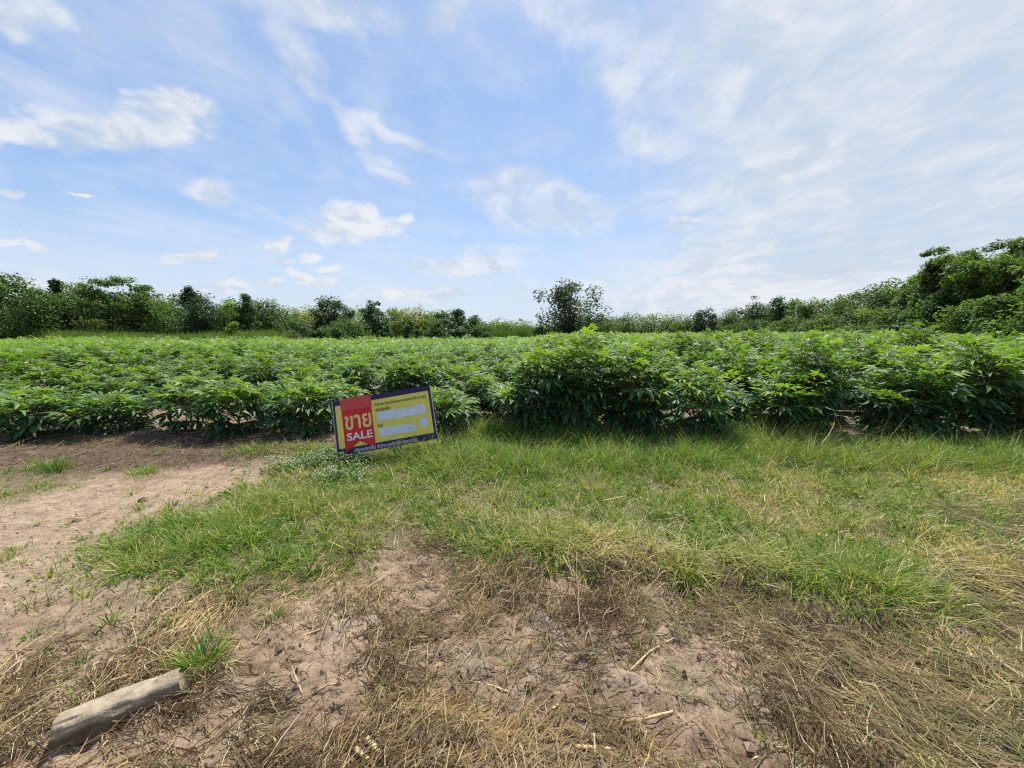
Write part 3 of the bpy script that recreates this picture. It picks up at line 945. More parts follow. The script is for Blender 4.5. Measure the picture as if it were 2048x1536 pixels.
for i, (px, ty, Y, hw) in enumerate([(1470, 648, 60, 30), (1520, 640, 58, 34), (1575, 635, 54, 36), (1630, 628, 50, 38), (1690, 622, 47, 42), (1750, 618, 43, 44), (1810, 615, 40, 46),
                                     (1600, 655, 46, 34), (1660, 652, 43, 36), (1725, 650, 40, 38), (1790, 648, 37, 40)]):
    T('wood_shrub', 'leafy shrub at the %s edge of the wood, %s from its low end' % ('lower' if i > 6 else 'upper', ORD[i if i < 7 else i - 7].replace('front', 'first')), 'shrub', px, ty, Y, hw, 'shrub', (MID, DARK, OLIVE)[i % 3], 3000, 0.26, 'shrubs along the wood edge', (OLIVE, MID, BRIGHT)[i % 3])
T('dark_tree', 'tall dark creeper covered tree where the wood steps up', 'tree', 1868, 522, 36, 38, 'cone', DARK, 6500, 0.26, GRW, MID)
T('feathery_tree', 'tall feathery tree with arching plumes reaching over the dark tree', 'tree', 1925, 494, 34, 56, 'plume', OLIVE, 9000, 0.22, GRW, BRIGHT)
T('feathery_tree', 'highest feathery tree of the wood, bright on top', 'tree', 1998, 480, 31, 60, 'plume', BRIGHT, 9000, 0.22, GRW, MID)
T('feathery_tree', 'feathery tree leaning out at the outer end of the wood', 'tree', 2075, 470, 29, 62, 'plume', BRIGHT, 8000, 0.22, GRW, OLIVE)
T('broad_tree', 'broad bushy tree under the feathery plumes', 'tree', 1945, 545, 33, 56, 'broad', MID, 7000, 0.24, GRW, BRIGHT)
T('creeper_tree', 'bushy bright tree draped in creepers at the crop corner', 'tree', 2030, 575, 27, 62, 'broad', MID, 8000, 0.22, GRW, BRIGHT)
T('broad_tree', 'dark bushy tree filling in below the dark creeper covered tree', 'tree', 1888, 590, 34, 46, 'round', DARK, 5000, 0.25, GRW, MID)
for i, (px, ty, Y, hw) in enumerate(((1850, 640, 33, 44), (1915, 632, 30, 48), (1985, 640, 27, 52), (2060, 640, 25, 56))):
    T('wood_shrub', 'light green shrub before the tall feathery trees, %s from the dark one' % ORD[i].replace('front', 'first'), 'shrub', px, ty, Y, hw, 'shrub', MID, 4200, 0.2, 'shrubs along the wood edge', BRIGHT)

for i, (px, ty) in enumerate(((20, 588), (62, 600), (100, 596), (140, 590), (180, 586), (222, 584), (264, 588), (300, 602), (345, 606), (420, 612), (475, 612), (515, 614), (552, 618))):
    T('backing_tree', 'shady tree behind the weedy tree line, %s from its outer end' % ORD[i].replace('front', 'first'), 'tree', px, ty, 57, 42, 'broad', (DARK, MID, OLIVE)[i % 3], 2200, 0.36, GL, MID)
for i, (px, ty, Y, hw) in enumerate(((1845, 555, 41, 40), (1890, 540, 39, 44), (1950, 520, 38, 50), (2010, 508, 36, 54), (2070, 500, 35, 56), (1805, 600, 44, 44), (1760, 605, 48, 44), (1700, 612, 52, 42))):
    T('backing_tree', 'shady tree deep in the wood behind its edge, %s of eight' % ORD[i].replace('front', 'first'), 'tree', px, ty, Y, hw, 'broad', (MID, DARK)[i % 2], 3400, 0.30, GRW, OLIVE)

# far wood behind everything, read as one low mass
r_ = np.random.default_rng(99)
parts = []
for i in range(64):
    x, Y = r_.uniform(-150, 130), r_.uniform(86, 100)
    H = r_.uniform(3.2, 4.6) + (2.0 if x < -40 else 0) + (3.0 if x > 55 else 0)
    (v, f, c), _ = crown(int(5000 + i), 'broad', H, r_.uniform(3, 5), (OLIVE, BRIGHT, MID)[i % 3], 700, 0.55)
    parts.append((v + np.array([x, Y, 0], np.float32), f, c))
v, f, c = joinm(parts)
tag(link('far_wood', mk_mesh('far_wood', v, f, M_CROWN, c)), 'low hazy green wood far behind the tree line', 'wood', kind='stuff')

# weedy bank and cane grass at the far edge
n = 16000
wx = np.concatenate([rng.uniform(-58, -26, n), rng.uniform(-26, 20, n // 2)])
wy = np.concatenate([rng.uniform(39.5, 44, n), rng.uniform(43, 50, n // 2)])
wh = (0.7 + 1.3 * fbm(wx * 0.25, wy * 0.25, 8, 3)) * np.where(wx < -26, 1.40, 0.85)
b = np.stack([wx, wy, terrain(wx, wy)], 1)
g = mixc(BRIGHT, OLIVE, fbm(wx * .5, wy * .5, 4, 3)) * rng.uniform(0.7, 1.3, len(wx))[:, None]
v, f, c = strips(b, rng.uniform(0, 6.28, len(wx)), wh, np.full(len(wx), 0.10), rng.uniform(1.0, 1.5, len(wx)), rng.uniform(0.1, 1.2, len(wx)), g)
tag(link('weeds', mk_mesh('weeds', v, f, M_GRASS, c)), 'light green bank of tall weeds below the far trees', 'weeds', kind='stuff')
n = 5200
q0, q1 = at_y(955, 650, 62).x, at_y(1110, 650, 62).x
wx, wy = rng.uniform(q0, q1, n), rng.uniform(58, 66, n)
wh = 1.7 + 1.4 * vnoise(wx * .5, wy * .5, 12)
b = np.stack([wx, wy, terrain(wx, wy)], 1)
g = mixc((0.07, 0.13, 0.035), (0.13, 0.20, 0.05), rng.random(n))
v, f, c = strips(b, rng.uniform(0, 6.28, n), wh, np.full(n, 0.11), rng.uniform(1.25, 1.55, n), rng.uniform(0.0, 0.5, n), g)
tag(link('cane_grass', mk_mesh('cane_grass', v, f, M_GRASS, c)), 'pale green stand of tall cane grass beside the lone tree', 'grass', kind='stuff')

# ------------------------------------------------------------------ grass verge
def grass_density(x, y):
    g = GRASS.mask(x, y, 0.28, 0.42, 4.5, 3)
    thin = sstep(0.36, 0.58, fbm(x * 3.6, y * 3.6, 19, 4, 0.6))
    yb = LUSH.mask(x, y, 0.2, 0.1)
    return g * np.clip(0.06 + 0.94 * thin + 0.5 * yb, 0, 1)


def lying(x, y):
    """0 standing .. 1 pressed flat"""
    return np.clip(HAY.mask(x, y, 0.4, 0.2) * 0.9, 0, 1)


gr_parts = []
x, y = scatter(170000, -3.2, 8.0, 1.9, 5.6, grass_density)
n = len(x)
lush = LUSH.mask(x, y, 0.35, 0.25); gl = GREENL.mask(x, y, 0.2, 0.2); bank = BANK.mask(x, y, 0.1, 0.1)
lie = lying(x, y)
hn = fbm(x * 1.7, y * 1.7, 29, 3)
tuft = fbm(x * 6.0, y * 6.0, 33, 2)
L = (0.085 + 0.17 * lush + 0.04 * gl + 0.05 * bank) * (0.45 + 1.1 * hn) * (0.25 + 1.6 * tuft) * rng.uniform(0.6, 1.4, n)
dryness = np.clip((fbm(x * 1.3, y * 1.3, 47, 3) - 0.44) * 2.4, 0, 1) * (1 - 0.85 * lush) * (1 - 0.9 * gl) + 0.08 * bank + 0.30 * lie
dryness = np.clip(dryness + rng.normal(0, 0.20, n) + 0.04, 0, 1)
green = mixc((0.075, 0.155, 0.030), (0.215, 0.310, 0.048), rng.random(n))
dryc = mixc((0.36, 0.285, 0.105), (0.56, 0.46, 0.25), rng.random(n))
dryness = np.where(rng.random(n) < 0.12, 0.9, dryness)
c = green * (1 - dryness[:, None]) + dryc * dryness[:, None]
c *= rng.uniform(0.8, 1.2, n)[:, None]
up = rng.uniform(0.15, 1.45, n) * (1 - 0.75 * lie) * (1 - 0.25 * bank)
dro = rng.uniform(0.2, 1.7, n) * (1 - 0.5 * lie)
head = rng.uniform(0, 6.28, n)
head = np.where(rng.random(n) < 0.75 * np.maximum(lie, bank * 0.8), -0.75 + rng.normal(0, 0.5, n), head)
b = np.stack([x, y, terrain(x, y) - 0.004], 1)
nsgn = 1 - 0.12 * np.exp(-(((x + 1.55) / 0.75) ** 2 + ((y - 4.5) / 0.35) ** 2))
L = L * nsgn
gr_parts.append(strips(b, head, L * (1.1 + 0.8 * lie + 0.4 * bank), rng.uniform(0.0042, 0.0085, n), up, dro, c, 2))
# separate tussocks, each radiating from its own crown
def tussocks(ntry, x0, x1, y0, y1, dens, lfun, nb, dryp, wid=(0.0045, 0.0105)):
    tx, ty = scatter(ntry, x0, x1, y0, y1, dens)
    m = len(tx)
    k = np.repeat(np.arange(m), rng.integers(int(nb * .5), int(nb * 1.5), m))
    n = len(k)
    a, rr = rng.uniform(0, 6.28, n), 0.028 * np.abs(rng.normal(0, 1, n))
    x, y = tx[k] + np.cos(a) * rr, ty[k] + np.sin(a) * rr
    L = (lfun(tx, ty) * rng.uniform(0.55, 1.45, m))[k] * rng.uniform(0.5, 1.2, n)
    fresh = rng.random(m)
    c = mixc((0.070, 0.150, 0.028), (0.225, 0.325, 0.046), np.clip(fresh[k] + rng.normal(0, .18, n), 0, 1))
    dp = np.clip(dryp(tx, ty) + rng.normal(0, 0.12, m), 0.03, 0.95)
    ds = rng.random(n) < dp[k]
    c[ds] = mixc((0.34, 0.27, 0.10), (0.58, 0.48, 0.26), rng.random(ds.sum()))
    c *= rng.uniform(0.8, 1.2, n)[:, None]
    gr_parts.append(strips(np.stack([x, y, terrain(x, y) - 0.004], 1), a + rng.normal(0, .35, n), L, rng.uniform(*wid, n), np.clip(1.45 - rr * 14 + rng.normal(0, .25, n), 0.25, 1.55), rng.uniform(0.3, 1.8, n), c, 3))


tussocks(4400, -3.4, 8.0, 2.0, 5.6, lambda x, y: GRASS.mask(x, y, 0.22, 0.35, 4.0, 3) * (0.45 + 0.55 * sstep(0.4, 0.6, fbm(x * 2.2, y * 2.2, 119, 3))),
         lambda x, y: (0.115 + 0.17 * LUSH.mask(x, y, 0.3, 0.2) + 0.03 * GREENL.mask(x, y)) * (1 - 0.35 * np.exp(-(((x + 1.55) / 0.7) ** 2 + ((y - 4.5) / 0.3) ** 2))), 34,
         lambda x, y: np.clip((fbm(x * 1.3, y * 1.3, 47, 3) - 0.42) * 2.0, 0, 1) * (1 - 0.85 * LUSH.mask(x, y, 0.3, 0.2)) + 0.06 * (1 - LUSH.mask(x, y, 0.3, 0.2)) + 0.35 * HAY.mask(x, y, 0.3, 0.2))
def fringe(x, y):
    d = GRASS.sd(x, y)
    return np.clip(0.75 * np.exp(-np.abs(np.minimum(d + 0.05, 0)) / 0.28) * (d < 0.1), 0, 1) * sstep(4.9, 4.5, y) * sstep(0.34, 0.58, fbm(x * 2.8, y * 2.8, 139, 3))


tussocks(2600, -4.2, 6.5, 1.4, 4.9, fringe, lambda x, y: np.full(x.shape, 0.080), 20, lambda x, y: np.full(x.shape, 0.38), (0.0035, 0.008))
tussocks(1700, -9, 0.2, 1.5, 5.2, lambda x, y: np.clip(0.8 * LEFTG.mask(x, y, .3, .3, 3) + 0.60 * LITTER.mask(x, y, .3, .3, 3) * sstep(0.42, 0.62, fbm(x * 1.5, y * 1.5, 59, 3)) + 0.35 * SPARSE.mask(x, y, .3, .3, 3)
         + 0.05 * TRACK.mask(x, y, .2, .2), 0, 1), lambda x, y: np.full(x.shape, 0.075), 22, lambda x, y: np.full(x.shape, 0.25))
tussocks(260, -2.5, 4.5, 1.05, 2.6, lambda x, y: 0.55 * STRAWZ.mask(x, y, .2, .2) * sstep(0.5, 0.62, fbm(x * 2.4, y * 2.4, 57, 3)), lambda x, y: np.full(x.shape, 0.085), 16, lambda x, y: np.full(x.shape, 0.4), (0.003, 0.006))
# small broad leaved weeds among the grass
x, y = scatter(16000, -3.4, 8.0, 2.1, 5.5, lambda x, y: GRASS.mask(x, y, 0.3, 0.4) * sstep(0.44, 0.62, fbm(x * 2.0, y * 2.0, 129, 3)))
n = len(x)
nr = rng.normal(size=(n, 3)) * .55 + np.array([0, 0, 1.0]); nr /= np.linalg.norm(nr, axis=1)[:, None]
gr_parts.append(leafcards(np.stack([x, y, terrain(x, y) + rng.uniform(0.02, 0.10, n)], 1), nr, rng.uniform(0.018, 0.045, n), mixc((0.07, 0.15, 0.035), (0.20, 0.30, 0.055), rng.random(n)), rng))
# tall lush tufts at the crop edge
for px, py, rad, nn, hh in ((1165, 888, 0.20, 700, 0.40), (1010, 885, 0.30, 900, 0.32), (950, 885, 0.22, 600, 0.30), (1110, 880, 0.2, 500, 0.30), (1440, 890, 0.55, 2200, 0.24),
                            (1340, 900, 0.4, 1400, 0.22), (1980, 920, 0.5, 2000, 0.30), (1880, 930, 0.4, 1400, 0.28), (2040, 905, 0.4, 1200, 0.32), (1750, 930, 0.35, 900, 0.26),
                            (905, 905, 0.25, 700, 0.22), (560, 1010, 0.35, 1500, 0.20), (480, 1050, 0.3, 1300, 0.18), (650, 1020, 0.3, 1100, 0.18), (270, 1120, 0.3, 900, 0.14), (400, 1100, 0.35, 1200, 0.15), (1370, 1165, 0.10, 420, 0.24),
                            (100, 940, 0.12, 220, 0.26), (290, 945, 0.18, 300, 0.14), (510, 915, 0.25, 500, 0.18), (1750, 1190, 0.35, 1600, 0.20), (1650, 1160, 0.35, 1300, 0.17), (1000, 1100, 0.3, 1200, 0.17), (1090, 1110, 0.25, 900, 0.17), (405, 1320, 0.09, 260, 0.17), (15, 1112, 0.1, 160, 0.07)):
    gx_, gy_ = gp(px, py)
    a, rr = rng.uniform(0, 6.28, nn), rad * 0.62 * np.abs(rng.normal(0, 1, nn)) ** 0.9
    rr *= 0.6 + 0.9 * vnoise(a * 1.2, np.full(nn, px * 0.37), 15)
    x, y = gx_ + np.cos(a) * rr * 1.35, gy_ + np.sin(a) * rr
    c = mixc((0.095, 0.185, 0.032), (0.230, 0.325, 0.048), rng.random(nn)) * rng.uniform(0.75, 1.2, nn)[:, None]
    ds = rng.random(nn) < (0.10 if py < 960 else 0.26)
    c[ds] = mixc((0.36, 0.285, 0.105), (0.56, 0.46, 0.25), rng.random(ds.sum()))
    gr_parts.append(strips(np.stack([x, y, terrain(x, y) - 0.004], 1), a + rng.normal(0, .7, nn), hh * rng.uniform(0.4, 1.15, nn), rng.uniform(0.004, 0.008, nn),
                           rng.uniform(0.5, 1.5, nn), rng.uniform(0.2, 1.6, nn), c, 3))
# long stray blades that break the carpet
x, y = scatter(15000, -3.0, 7.5, 2.0, 5.5, lambda x, y: GRASS.mask(x, y, 0.15, 0.2) * (0.35 + 0.65 * sstep(0.42, 0.6, fbm(x * 1.9, y * 1.9, 39, 3))))
k = np.hypot((x + 1.55) / 0.8, (y - 4.5) / 0.4) > 1; x, y = x[k], y[k]
n = len(x)
c = mixc((0.13, 0.21, 0.04), (0.27, 0.33, 0.06), rng.random(n))
ds = rng.random(n) < 0.42
c[ds] = mixc((0.40, 0.32, 0.14), (0.62, 0.53, 0.32), rng.random(ds.sum()))
gr_parts.append(strips(np.stack([x, y, terrain(x, y)], 1), rng.uniform(0, 6.28, n), rng.uniform(0.12, 0.30, n), rng.uniform(0.004, 0.0075, n), rng.uniform(0.3, 1.35, n), rng.uniform(0.3, 1.9, n), c, 4))
# thin creeping green on the dirt
x, y = scatter(110000, -6.5, 0.5, 1.2, 4.6, lambda x, y: np.clip(0.55 * SPARSE.mask(x, y, 0.2, 0.3, 3) * sstep(0.36, 0.62, fbm(x * 4, y * 4, 51, 3)) + 0.8 * LEFTG.mask(x, y, 0.25, 0.3, 3)
                + 0.16 * TRACK.mask(x, y, .2, .1) * sstep(0.55, 0.66, fbm(x * 2.2, y * 2.2, 53, 3)), 0, 1))
n = len(x)
c = mixc((0.085, 0.14, 0.035), (0.24, 0.23, 0.075), rng.random(n)) * rng.uniform(0.7, 1.2, n)[:, None]
gr_parts.append(strips(np.stack([x, y, terrain(x, y) - 0.003], 1), rng.uniform(0, 6.28, n), rng.uniform(0.02, 0.075, n), rng.uniform(0.003, 0.006, n), rng.uniform(0.1, 1.1, n), rng.uniform(0, 1.2, n), c, 2))
x, y = scatter(30000, -9, -1.5, 3.6, 5.3, lambda x, y: 0.7 * LITTER.mask(x, y, .25, .3, 3) * sstep(0.5, 0.66, fbm(x * 1.7, y * 1.7, 59, 3)))
n = len(x)
c = mixc((0.075, 0.15, 0.035), (0.30, 0.29, 0.10), rng.random(n)) * rng.uniform(0.7, 1.2, n)[:, None]
gr_parts.append(strips(np.stack([x, y, terrain(x, y) - 0.003], 1), rng.uniform(0, 6.28, n), rng.uniform(0.04, 0.16, n), rng.uniform(0.004, 0.007, n), rng.uniform(0.3, 1.4, n), rng.uniform(0, 1.4, n), c, 2))
# stray green patches in the litter
x, y = scatter(70000, -2.5, 4.5, 1.0, 2.6, lambda x, y: 0.6 * STRAWZ.mask(x, y, .2, .2) * sstep(0.58, 0.70, fbm(x * 2.4, y * 2.4, 57, 3)) * sstep(-0.5, 1.6, x + 0.6 * (1.8 - y)))
n = len(x)
c = mixc((0.075, 0.13, 0.035), (0.26, 0.24, 0.09), rng.random(n) ** 0.8) * rng.uniform(0.7, 1.2, n)[:, None]
gr_parts.append(strips(np.stack([x, y, terrain(x, y)], 1), rng.normal(-0.6, 0.9, n), rng.uniform(0.05, 0.16, n), rng.uniform(0.003, 0.005, n), rng.uniform(0.0, 0.6, n), rng.uniform(0, 0.6, n), c, 2))
v, f, c = joinm(gr_parts)
tag(link('grass', mk_mesh('grass', v, f, M_GRASS, c)), 'green and yellowing grass of the verge around the sale sign', 'grass', kind='stuff')

# ------------------------------------------------------------------ straw and dead stems on the mud
def straw_density(x, y):
    s = STRAWZ.mask(x, y, 0.2, 0.25, 3)
    bare = np.clip(BARE1.mask(x, y, .08, .10, 6) + BARE2.mask(x, y, .1, .1, 6) + BARE3.mask(x, y, .08, .1, 6) + BARE4.mask(x, y, .05, .06, 6) + BARE5.mask(x, y, .05, .06, 6), 0, 1)
    cl = sstep(0.42, 0.58, fbm(x * 3.4, y * 3.4, 67, 4, 0.6))
    d = s * (0.13 + 0.87 * cl) * (1 - 0.66 * bare)
    return np.clip(np.maximum(d, (0.35 + 0.55 * cl) * HAY.mask(x, y, .2, .2)), 0, 1)


st = []
x, y = scatter(140000, -3.6, 5.2, 0.95, 3.3, straw_density)
n = len(x)
hay = HAY.mask(x, y, .3, .2)
flow = fbm(x * 0.9, y * 0.9, 71, 2) * 5.0 - 2.7                    # drifts share a heading
head = np.where(rng.random(n) < 0.48, flow + rng.normal(0, 0.45, n), rng.uniform(0, 6.28, n))
head = np.where(rng.random(n) < hay * 0.55, -0.62 + rng.normal(0, 0.4, n), head)
L = rng.gamma(2.2, 0.040, n).clip(0.02, 0.32) * (1 + 0.35 * hay)
tone = np.clip(fbm(x * 2.6, y * 2.6, 73, 3) * 1.5 - 0.42 + rng.normal(0, .28, n), 0, 1)
tone = np.clip(tone + 0.18 * hay - 0.06, 0, 1)
c = mixc((0.135, 0.084, 0.042), (0.64, 0.49, 0.25), tone)
gsel = rng.random(n) < (0.06 + 0.30 * hay)
c[gsel] = mixc((0.20, 0.24, 0.075), (0.46, 0.45, 0.18), rng.random(gsel.sum()))
psel = rng.random(n) < 0.07
c[psel] = np.array([0.62, 0.52, 0.34]) * rng.uniform(0.8, 1.1, psel.sum())[:, None]
rad = rng.uniform(0.0011, 0.0024, n)
heap = sstep(0.45, 0.62, fbm(x * 3.4, y * 3.4, 67, 4, 0.6)) * 0.055 + 0.03 * hay
b = np.stack([x, y, terrain(x, y) + rad * .6], 1)
b[:, 2] += heap * rng.random(n) ** 2
zoff = b[:, 2] - terrain(x, y)
v, f, cc = tubes(b, head, L, rad, rng.normal(0.0, 0.07, n).clip(-.05, .35), rng.normal(0, 0.30, n), c, 3, lambda a, b_: terrain(a, b_) + zoff)
st.append((v, f, cc))
# litter of old stems at the edge of the crop
x, y = scatter(42000, -8, 8.5, 4.3, 6.4, lambda x, y: np.clip(0.75 * LITTER.mask(x, y, .2, .25, 3) + 0.30 * sstep(4.85, 5.2, y) * sstep(6.4, 5.4, y), 0, 1))
n = len(x)
c = mixc((0.12, 0.075, 0.045), (0.36, 0.26, 0.16), np.clip(rng.random(n) ** 1.6, 0, 1))
rad = rng.uniform(0.0015, 0.0032, n)
b = np.stack([x, y, terrain(x, y) + rad + 0.02 * rng.random(n)], 1)
st.append(tubes(b, rng.uniform(0, 6.28, n), rng.gamma(2.2, 0.05, n).clip(0.03, 0.4), rad, rng.normal(0.05, 0.15, n).clip(-.05, .9), rng.normal(0, .15, n), c, 2))
# scattered short straw on the sandy track
x, y = scatter(9000, -6.5, -0.5, 1.3, 4.3, lambda x, y: 0.40 * TRACK.mask(x, y, .2, .1) * sstep(0.42, 0.62, fbm(x * 2.4, y * 2.4, 83, 3)) + 0.35 * SPARSE.mask(x, y, .2, .2))
n = len(x)
c = mixc((0.14, 0.10, 0.06), (0.40, 0.31, 0.17), rng.random(n))
rad = rng.uniform(0.001, 0.002, n)
st.append(tubes(np.stack([x, y, terrain(x, y) + rad], 1), rng.normal(0.35, .6, n), rng.uniform(0.03, 0.16, n), rad, np.zeros(n), rng.normal(0, .15, n), c, 2, lambda a, b_: terrain(a, b_)))
v, f, c = joinm(st)
tag(link('straw_litter', mk_mesh('straw_litter', v, f, M_STRAW, c)), 'brown and golden straw strewn over the mud', 'straw', kind='stuff')

# crumbs of soil
def crumb_density(x, y):
    return np.clip((0.25 + 0.75 * sstep(0.4, 0.6, fbm(x * 4, y * 4, 91, 3))) * sstep(3.4, 2.4, y) * (1 - GRASS.mask(x, y, .1, .1)) * (1 - 0.3 * TRACK.mask(x, y, .1, .1)) + 0.6 * sstep(4.9, 5.2, y) * sstep(7, 5.6, y) + 0.05, 0, 1)


x, y = scatter(80000, -6, 6, 0.95, 6.6, crumb_density)
n = len(x)
s = rng.gamma(1.6, 0.0032, n).clip(0.002, 0.022) * np.where(y > 4.6, 1.7, 1.0)
OCT = np.array([(1, 0, 0), (-1, 0, 0), (0, 1, 0), (0, -1, 0), (0, 0, 1), (0, 0, -1)], float)
OF = np.array([(0, 2, 4), (2, 1, 4), (1, 3, 4), (3, 0, 4), (2, 0, 5), (1, 2, 5), (3, 1, 5), (0, 3, 5)])
a = rng.uniform(0, 6.28, n)
V = OCT[None] * s[:, None, None] * rng.uniform(0.55, 1.25, (n, 6, 1)); V[:, :, 2] *= 0.75
ca, sa = np.cos(a)[:, None], np.sin(a)[:, None]
V = np.stack([V[:, :, 0] * ca - V[:, :, 1] * sa, V[:, :, 0] * sa + V[:, :, 1] * ca, V[:, :, 2]], 2)
V += np.stack([x, y, terrain(x, y) + s * .3], 1)[:, None]
f = (OF[None, :4] + (np.arange(n) * 6)[:, None, None]).reshape(-1, 3)
V[:, :4, 2] -= s[:, None] * 0.35
c = np.repeat(mixc((0.10, 0.066, 0.042), (0.32, 0.23, 0.16), rng.random(n))[:, None], 6, 1).reshape(-1, 3)
m_cr, N = new_mat('soil_crumb')
at_ = N.t.nodes.new('ShaderNodeAttribute'); at_.attribute_name = 'col'
finish(m_cr, principled(N, at_.outputs[0], 0.9, 0.2))
tag(link('soil_crumbs', mk_mesh('soil_crumbs', V.reshape(-1, 3), f, m_cr, c)), 'loose brown crumbs of soil lying on the mud', 'soil', kind='stuff')

# ------------------------------------------------------------------ sale sign
SW, SH, ST = 1.215, 0.735, 0.012
sign = empty('sale_sign', (0, 0, 0))
tag(sign, 'tilted yellow and purple sale board with red ribbon, stuck in the grass', 'sign')
ctr = unproj(770, 845, 4.70)
Ms = Matrix.Translation(ctr) @ Matrix.Rotation(R(-17), 4, 'X') @ Matrix.Rotation(R(-10.2), 4, 'Y') @ Matrix.Rotation(R(2), 4, 'Z')
sign.matrix_basis = Ms


def print_mat(name, col, trans=0.25, rough=0.42):
    m, N = new_mat(name)
    t = N.t.nodes.new('ShaderNodeTexCoord')
    n = N.noise(t.outputs['Object'], 9, 6, 0.65)
    n2 = N.noise(t.outputs['Object'], 60, 3, 0.6)
    k = N.m('MULTIPLY', N.ss(n.outputs[0], 0.2, 0.75, 0.86, 1.06), N.ss(n2.outputs[0], 0.25, 0.5, 0.94, 1.0))
    c = N.mix(1.0, (*col, 1), N.vec(k, k, k), 'MULTIPLY')
    bp = N.t.nodes.new('ShaderNodeBump'); bp.inputs['Strength'].default_value = 0.15; bp.inputs['Distance'].default_value = 0.01
    N.t.links.new(n.outputs[0], bp.inputs['Height'])
    p = principled(N, c, rough, 0.30, bp.outputs[0])
    tr = N.t.nodes.new('ShaderNodeBsdfTranslucent'); N.t.links.new(c, tr.inputs[0])
    mx = N.t.nodes.new('ShaderNodeMixShader'); mx.inputs[0].default_value = trans
    N.t.links.new(p, mx.inputs[1]); N.t.links.new(tr.outputs[0], mx.inputs[2])
    finish(m, mx.outputs[0])
    return m


P_PURPLE = print_mat('print_purple', (0.030, 0.014, 0.075), 0.05)
P_YELLOW = print_mat('print_yellow', (0.90, 0.78, 0.14))
P_RED = print_mat('print_red', (0.76, 0.030, 0.028))
P_RED2 = print_mat('print_red_pale', (0.70, 0.09, 0.085))
P_WHITE = print_mat('print_white', (0.86, 0.87, 0.92))
P_BLUE = print_mat('paper_pale_blue', (0.74, 0.79, 0.93))
P_LET = print_mat('print_letter_yellow', (0.88, 0.72, 0.28))
P_BLACK = print_mat('print_black', (0.03, 0.025, 0.02), 0.0)
P_EDGE = print_mat('edge_grey', (0.42, 0.42, 0.50))


def rounded(x0, z0, x1, z1, r, n=5):
    pts = []
    for cx, cz, a0 in ((x1 - r, z0 + r, -90), (x1 - r, z1 - r, 0), (x0 + r, z1 - r, 90), (x0 + r, z0 + r, 180)):
        for i in range(n + 1):
            a = R(a0 + 90 * i / n); pts.append((cx + r * math.cos(a), cz + r * math.sin(a)))
    return pts


def slab(name, pts, yf, thick, mat, parent):
    """flat piece facing -Y: outline in x,z, front at -yf, real thickness"""
    k = len(pts)
    V = [(x, -yf, z) for x, z in pts] + [(x, -yf + thick, z) for x, z in pts]
    F = [tuple(range(k)), tuple(range(2 * k - 1, k - 1, -1))] + [(i, i + k, (i + 1) % k + k, (i + 1) % k) for i in range(k)]
    return link(name, mk_mesh(name, np.array(V), F, mat), parent)


hw, hh = SW / 2, SH / 2
def sx(u): return -hw + u * SW          # u,v: fractions of the board from its top-left corner
def sz(v): return hh - v * SH
slab('board', rounded(-hw, -hh, hw, hh, 0.008), ST / 2, ST, P_PURPLE, sign)
for nm, (u0, v0, u1, v1) in (('edge_strip', (-0.004, -0.004, 0.003, 1.0)), ('edge_strip', (0.997, -0.004, 1.004, 0.86))):
    slab(nm, [(sx(u0), sz(v1)), (sx(u1), sz(v1)), (sx(u1), sz(v0)), (sx(u0), sz(v0))], ST / 2 + .002, ST + .004, P_EDGE, sign)
yp = ST / 2 + 0.0015
panel = slab('yellow_panel', rounded(sx(0.024), sz(0.81), sx(0.974), sz(0.088), 0.015), yp, 0.002, P_YELLOW, sign)
slab('yellow_footer', rounded(sx(0.02), sz(0.995), sx(0.995), sz(0.925), 0.006), yp, 0.002, P_YELLOW, sign)
rib = slab('red_ribbon', [(sx(0.085), sz(0.88)), (sx(0.235), sz(0.735)), (sx(0.385), sz(0.88)), (sx(0.385), sz(0.03)), (sx(0.37), sz(0.012)), (sx(0.10), sz(0.012)), (sx(0.085), sz(0.03))], yp + .0015, .002, P_RED, sign)
slab('ribbon_band', rounded(sx(0.079), sz(0.19), sx(0.392), sz(-0.012), 0.03), yp + .003, .002, P_RED2, sign)
slab('blank_label', rounded(sx(0.435), sz(0.46), sx(0.925), sz(0.305), 0.004), yp + .0015, .002, P_BLUE, sign)
slab('blank_label', rounded(sx(0.435), sz(0.725), sx(0.80), sz(0.585), 0.004), yp + .0015, .002, P_BLUE, sign)
slab('code_square', rounded(sx(0.845), sz(0.675), sx(0.93), sz(0.53), 0.004), yp + .0015, .002, P_BLUE, sign)


def lettering(name, text, u, v, height, mat, bold=0.0, width=None, parent=None, depth=0.0034):
    """printed text: baseline-left at (u,v) on the board, cap height and total width fitted"""
    cu = bpy.data.curves.new('lettering', 'FONT')
    cu.body = text; cu.size = 1.0; cu.offset = bold; cu.resolution_u = 3
    o = bpy.data.objects.new('tmp', cu); COL.objects.link(o)
    bpy.context.view_layer.update()
    me = bpy.data.meshes.new_from_object(o.evaluated_get(bpy.context.evaluated_depsgraph_get()))
    bpy.data.objects.remove(o); bpy.data.curves.remove(cu)
    nv = len(me.vertices)
    co = np.zeros(nv * 3, np.float32); me.vertices.foreach_get('co', co); co = co.reshape(-1, 3)
    x0, y0 = co[:, 0].min(), co[:, 1].min()
    kx = width * SW / (co[:, 0].max() - x0) if width else height / (co[:, 1].max() - y0)
    ky = height / (co[:, 1].max() - y0)
    out = np.stack([(co[:, 0] - x0) * kx + sx(u), np.full(nv, -(yp + depth)), (co[:, 1] - y0) * ky + sz(v)], 1)
    me.vertices.foreach_set('co', out.astype(np.float32).ravel()); me.update()
    me.materials.clear(); me.materials.append(mat)
    return link(name, me, parent or sign)


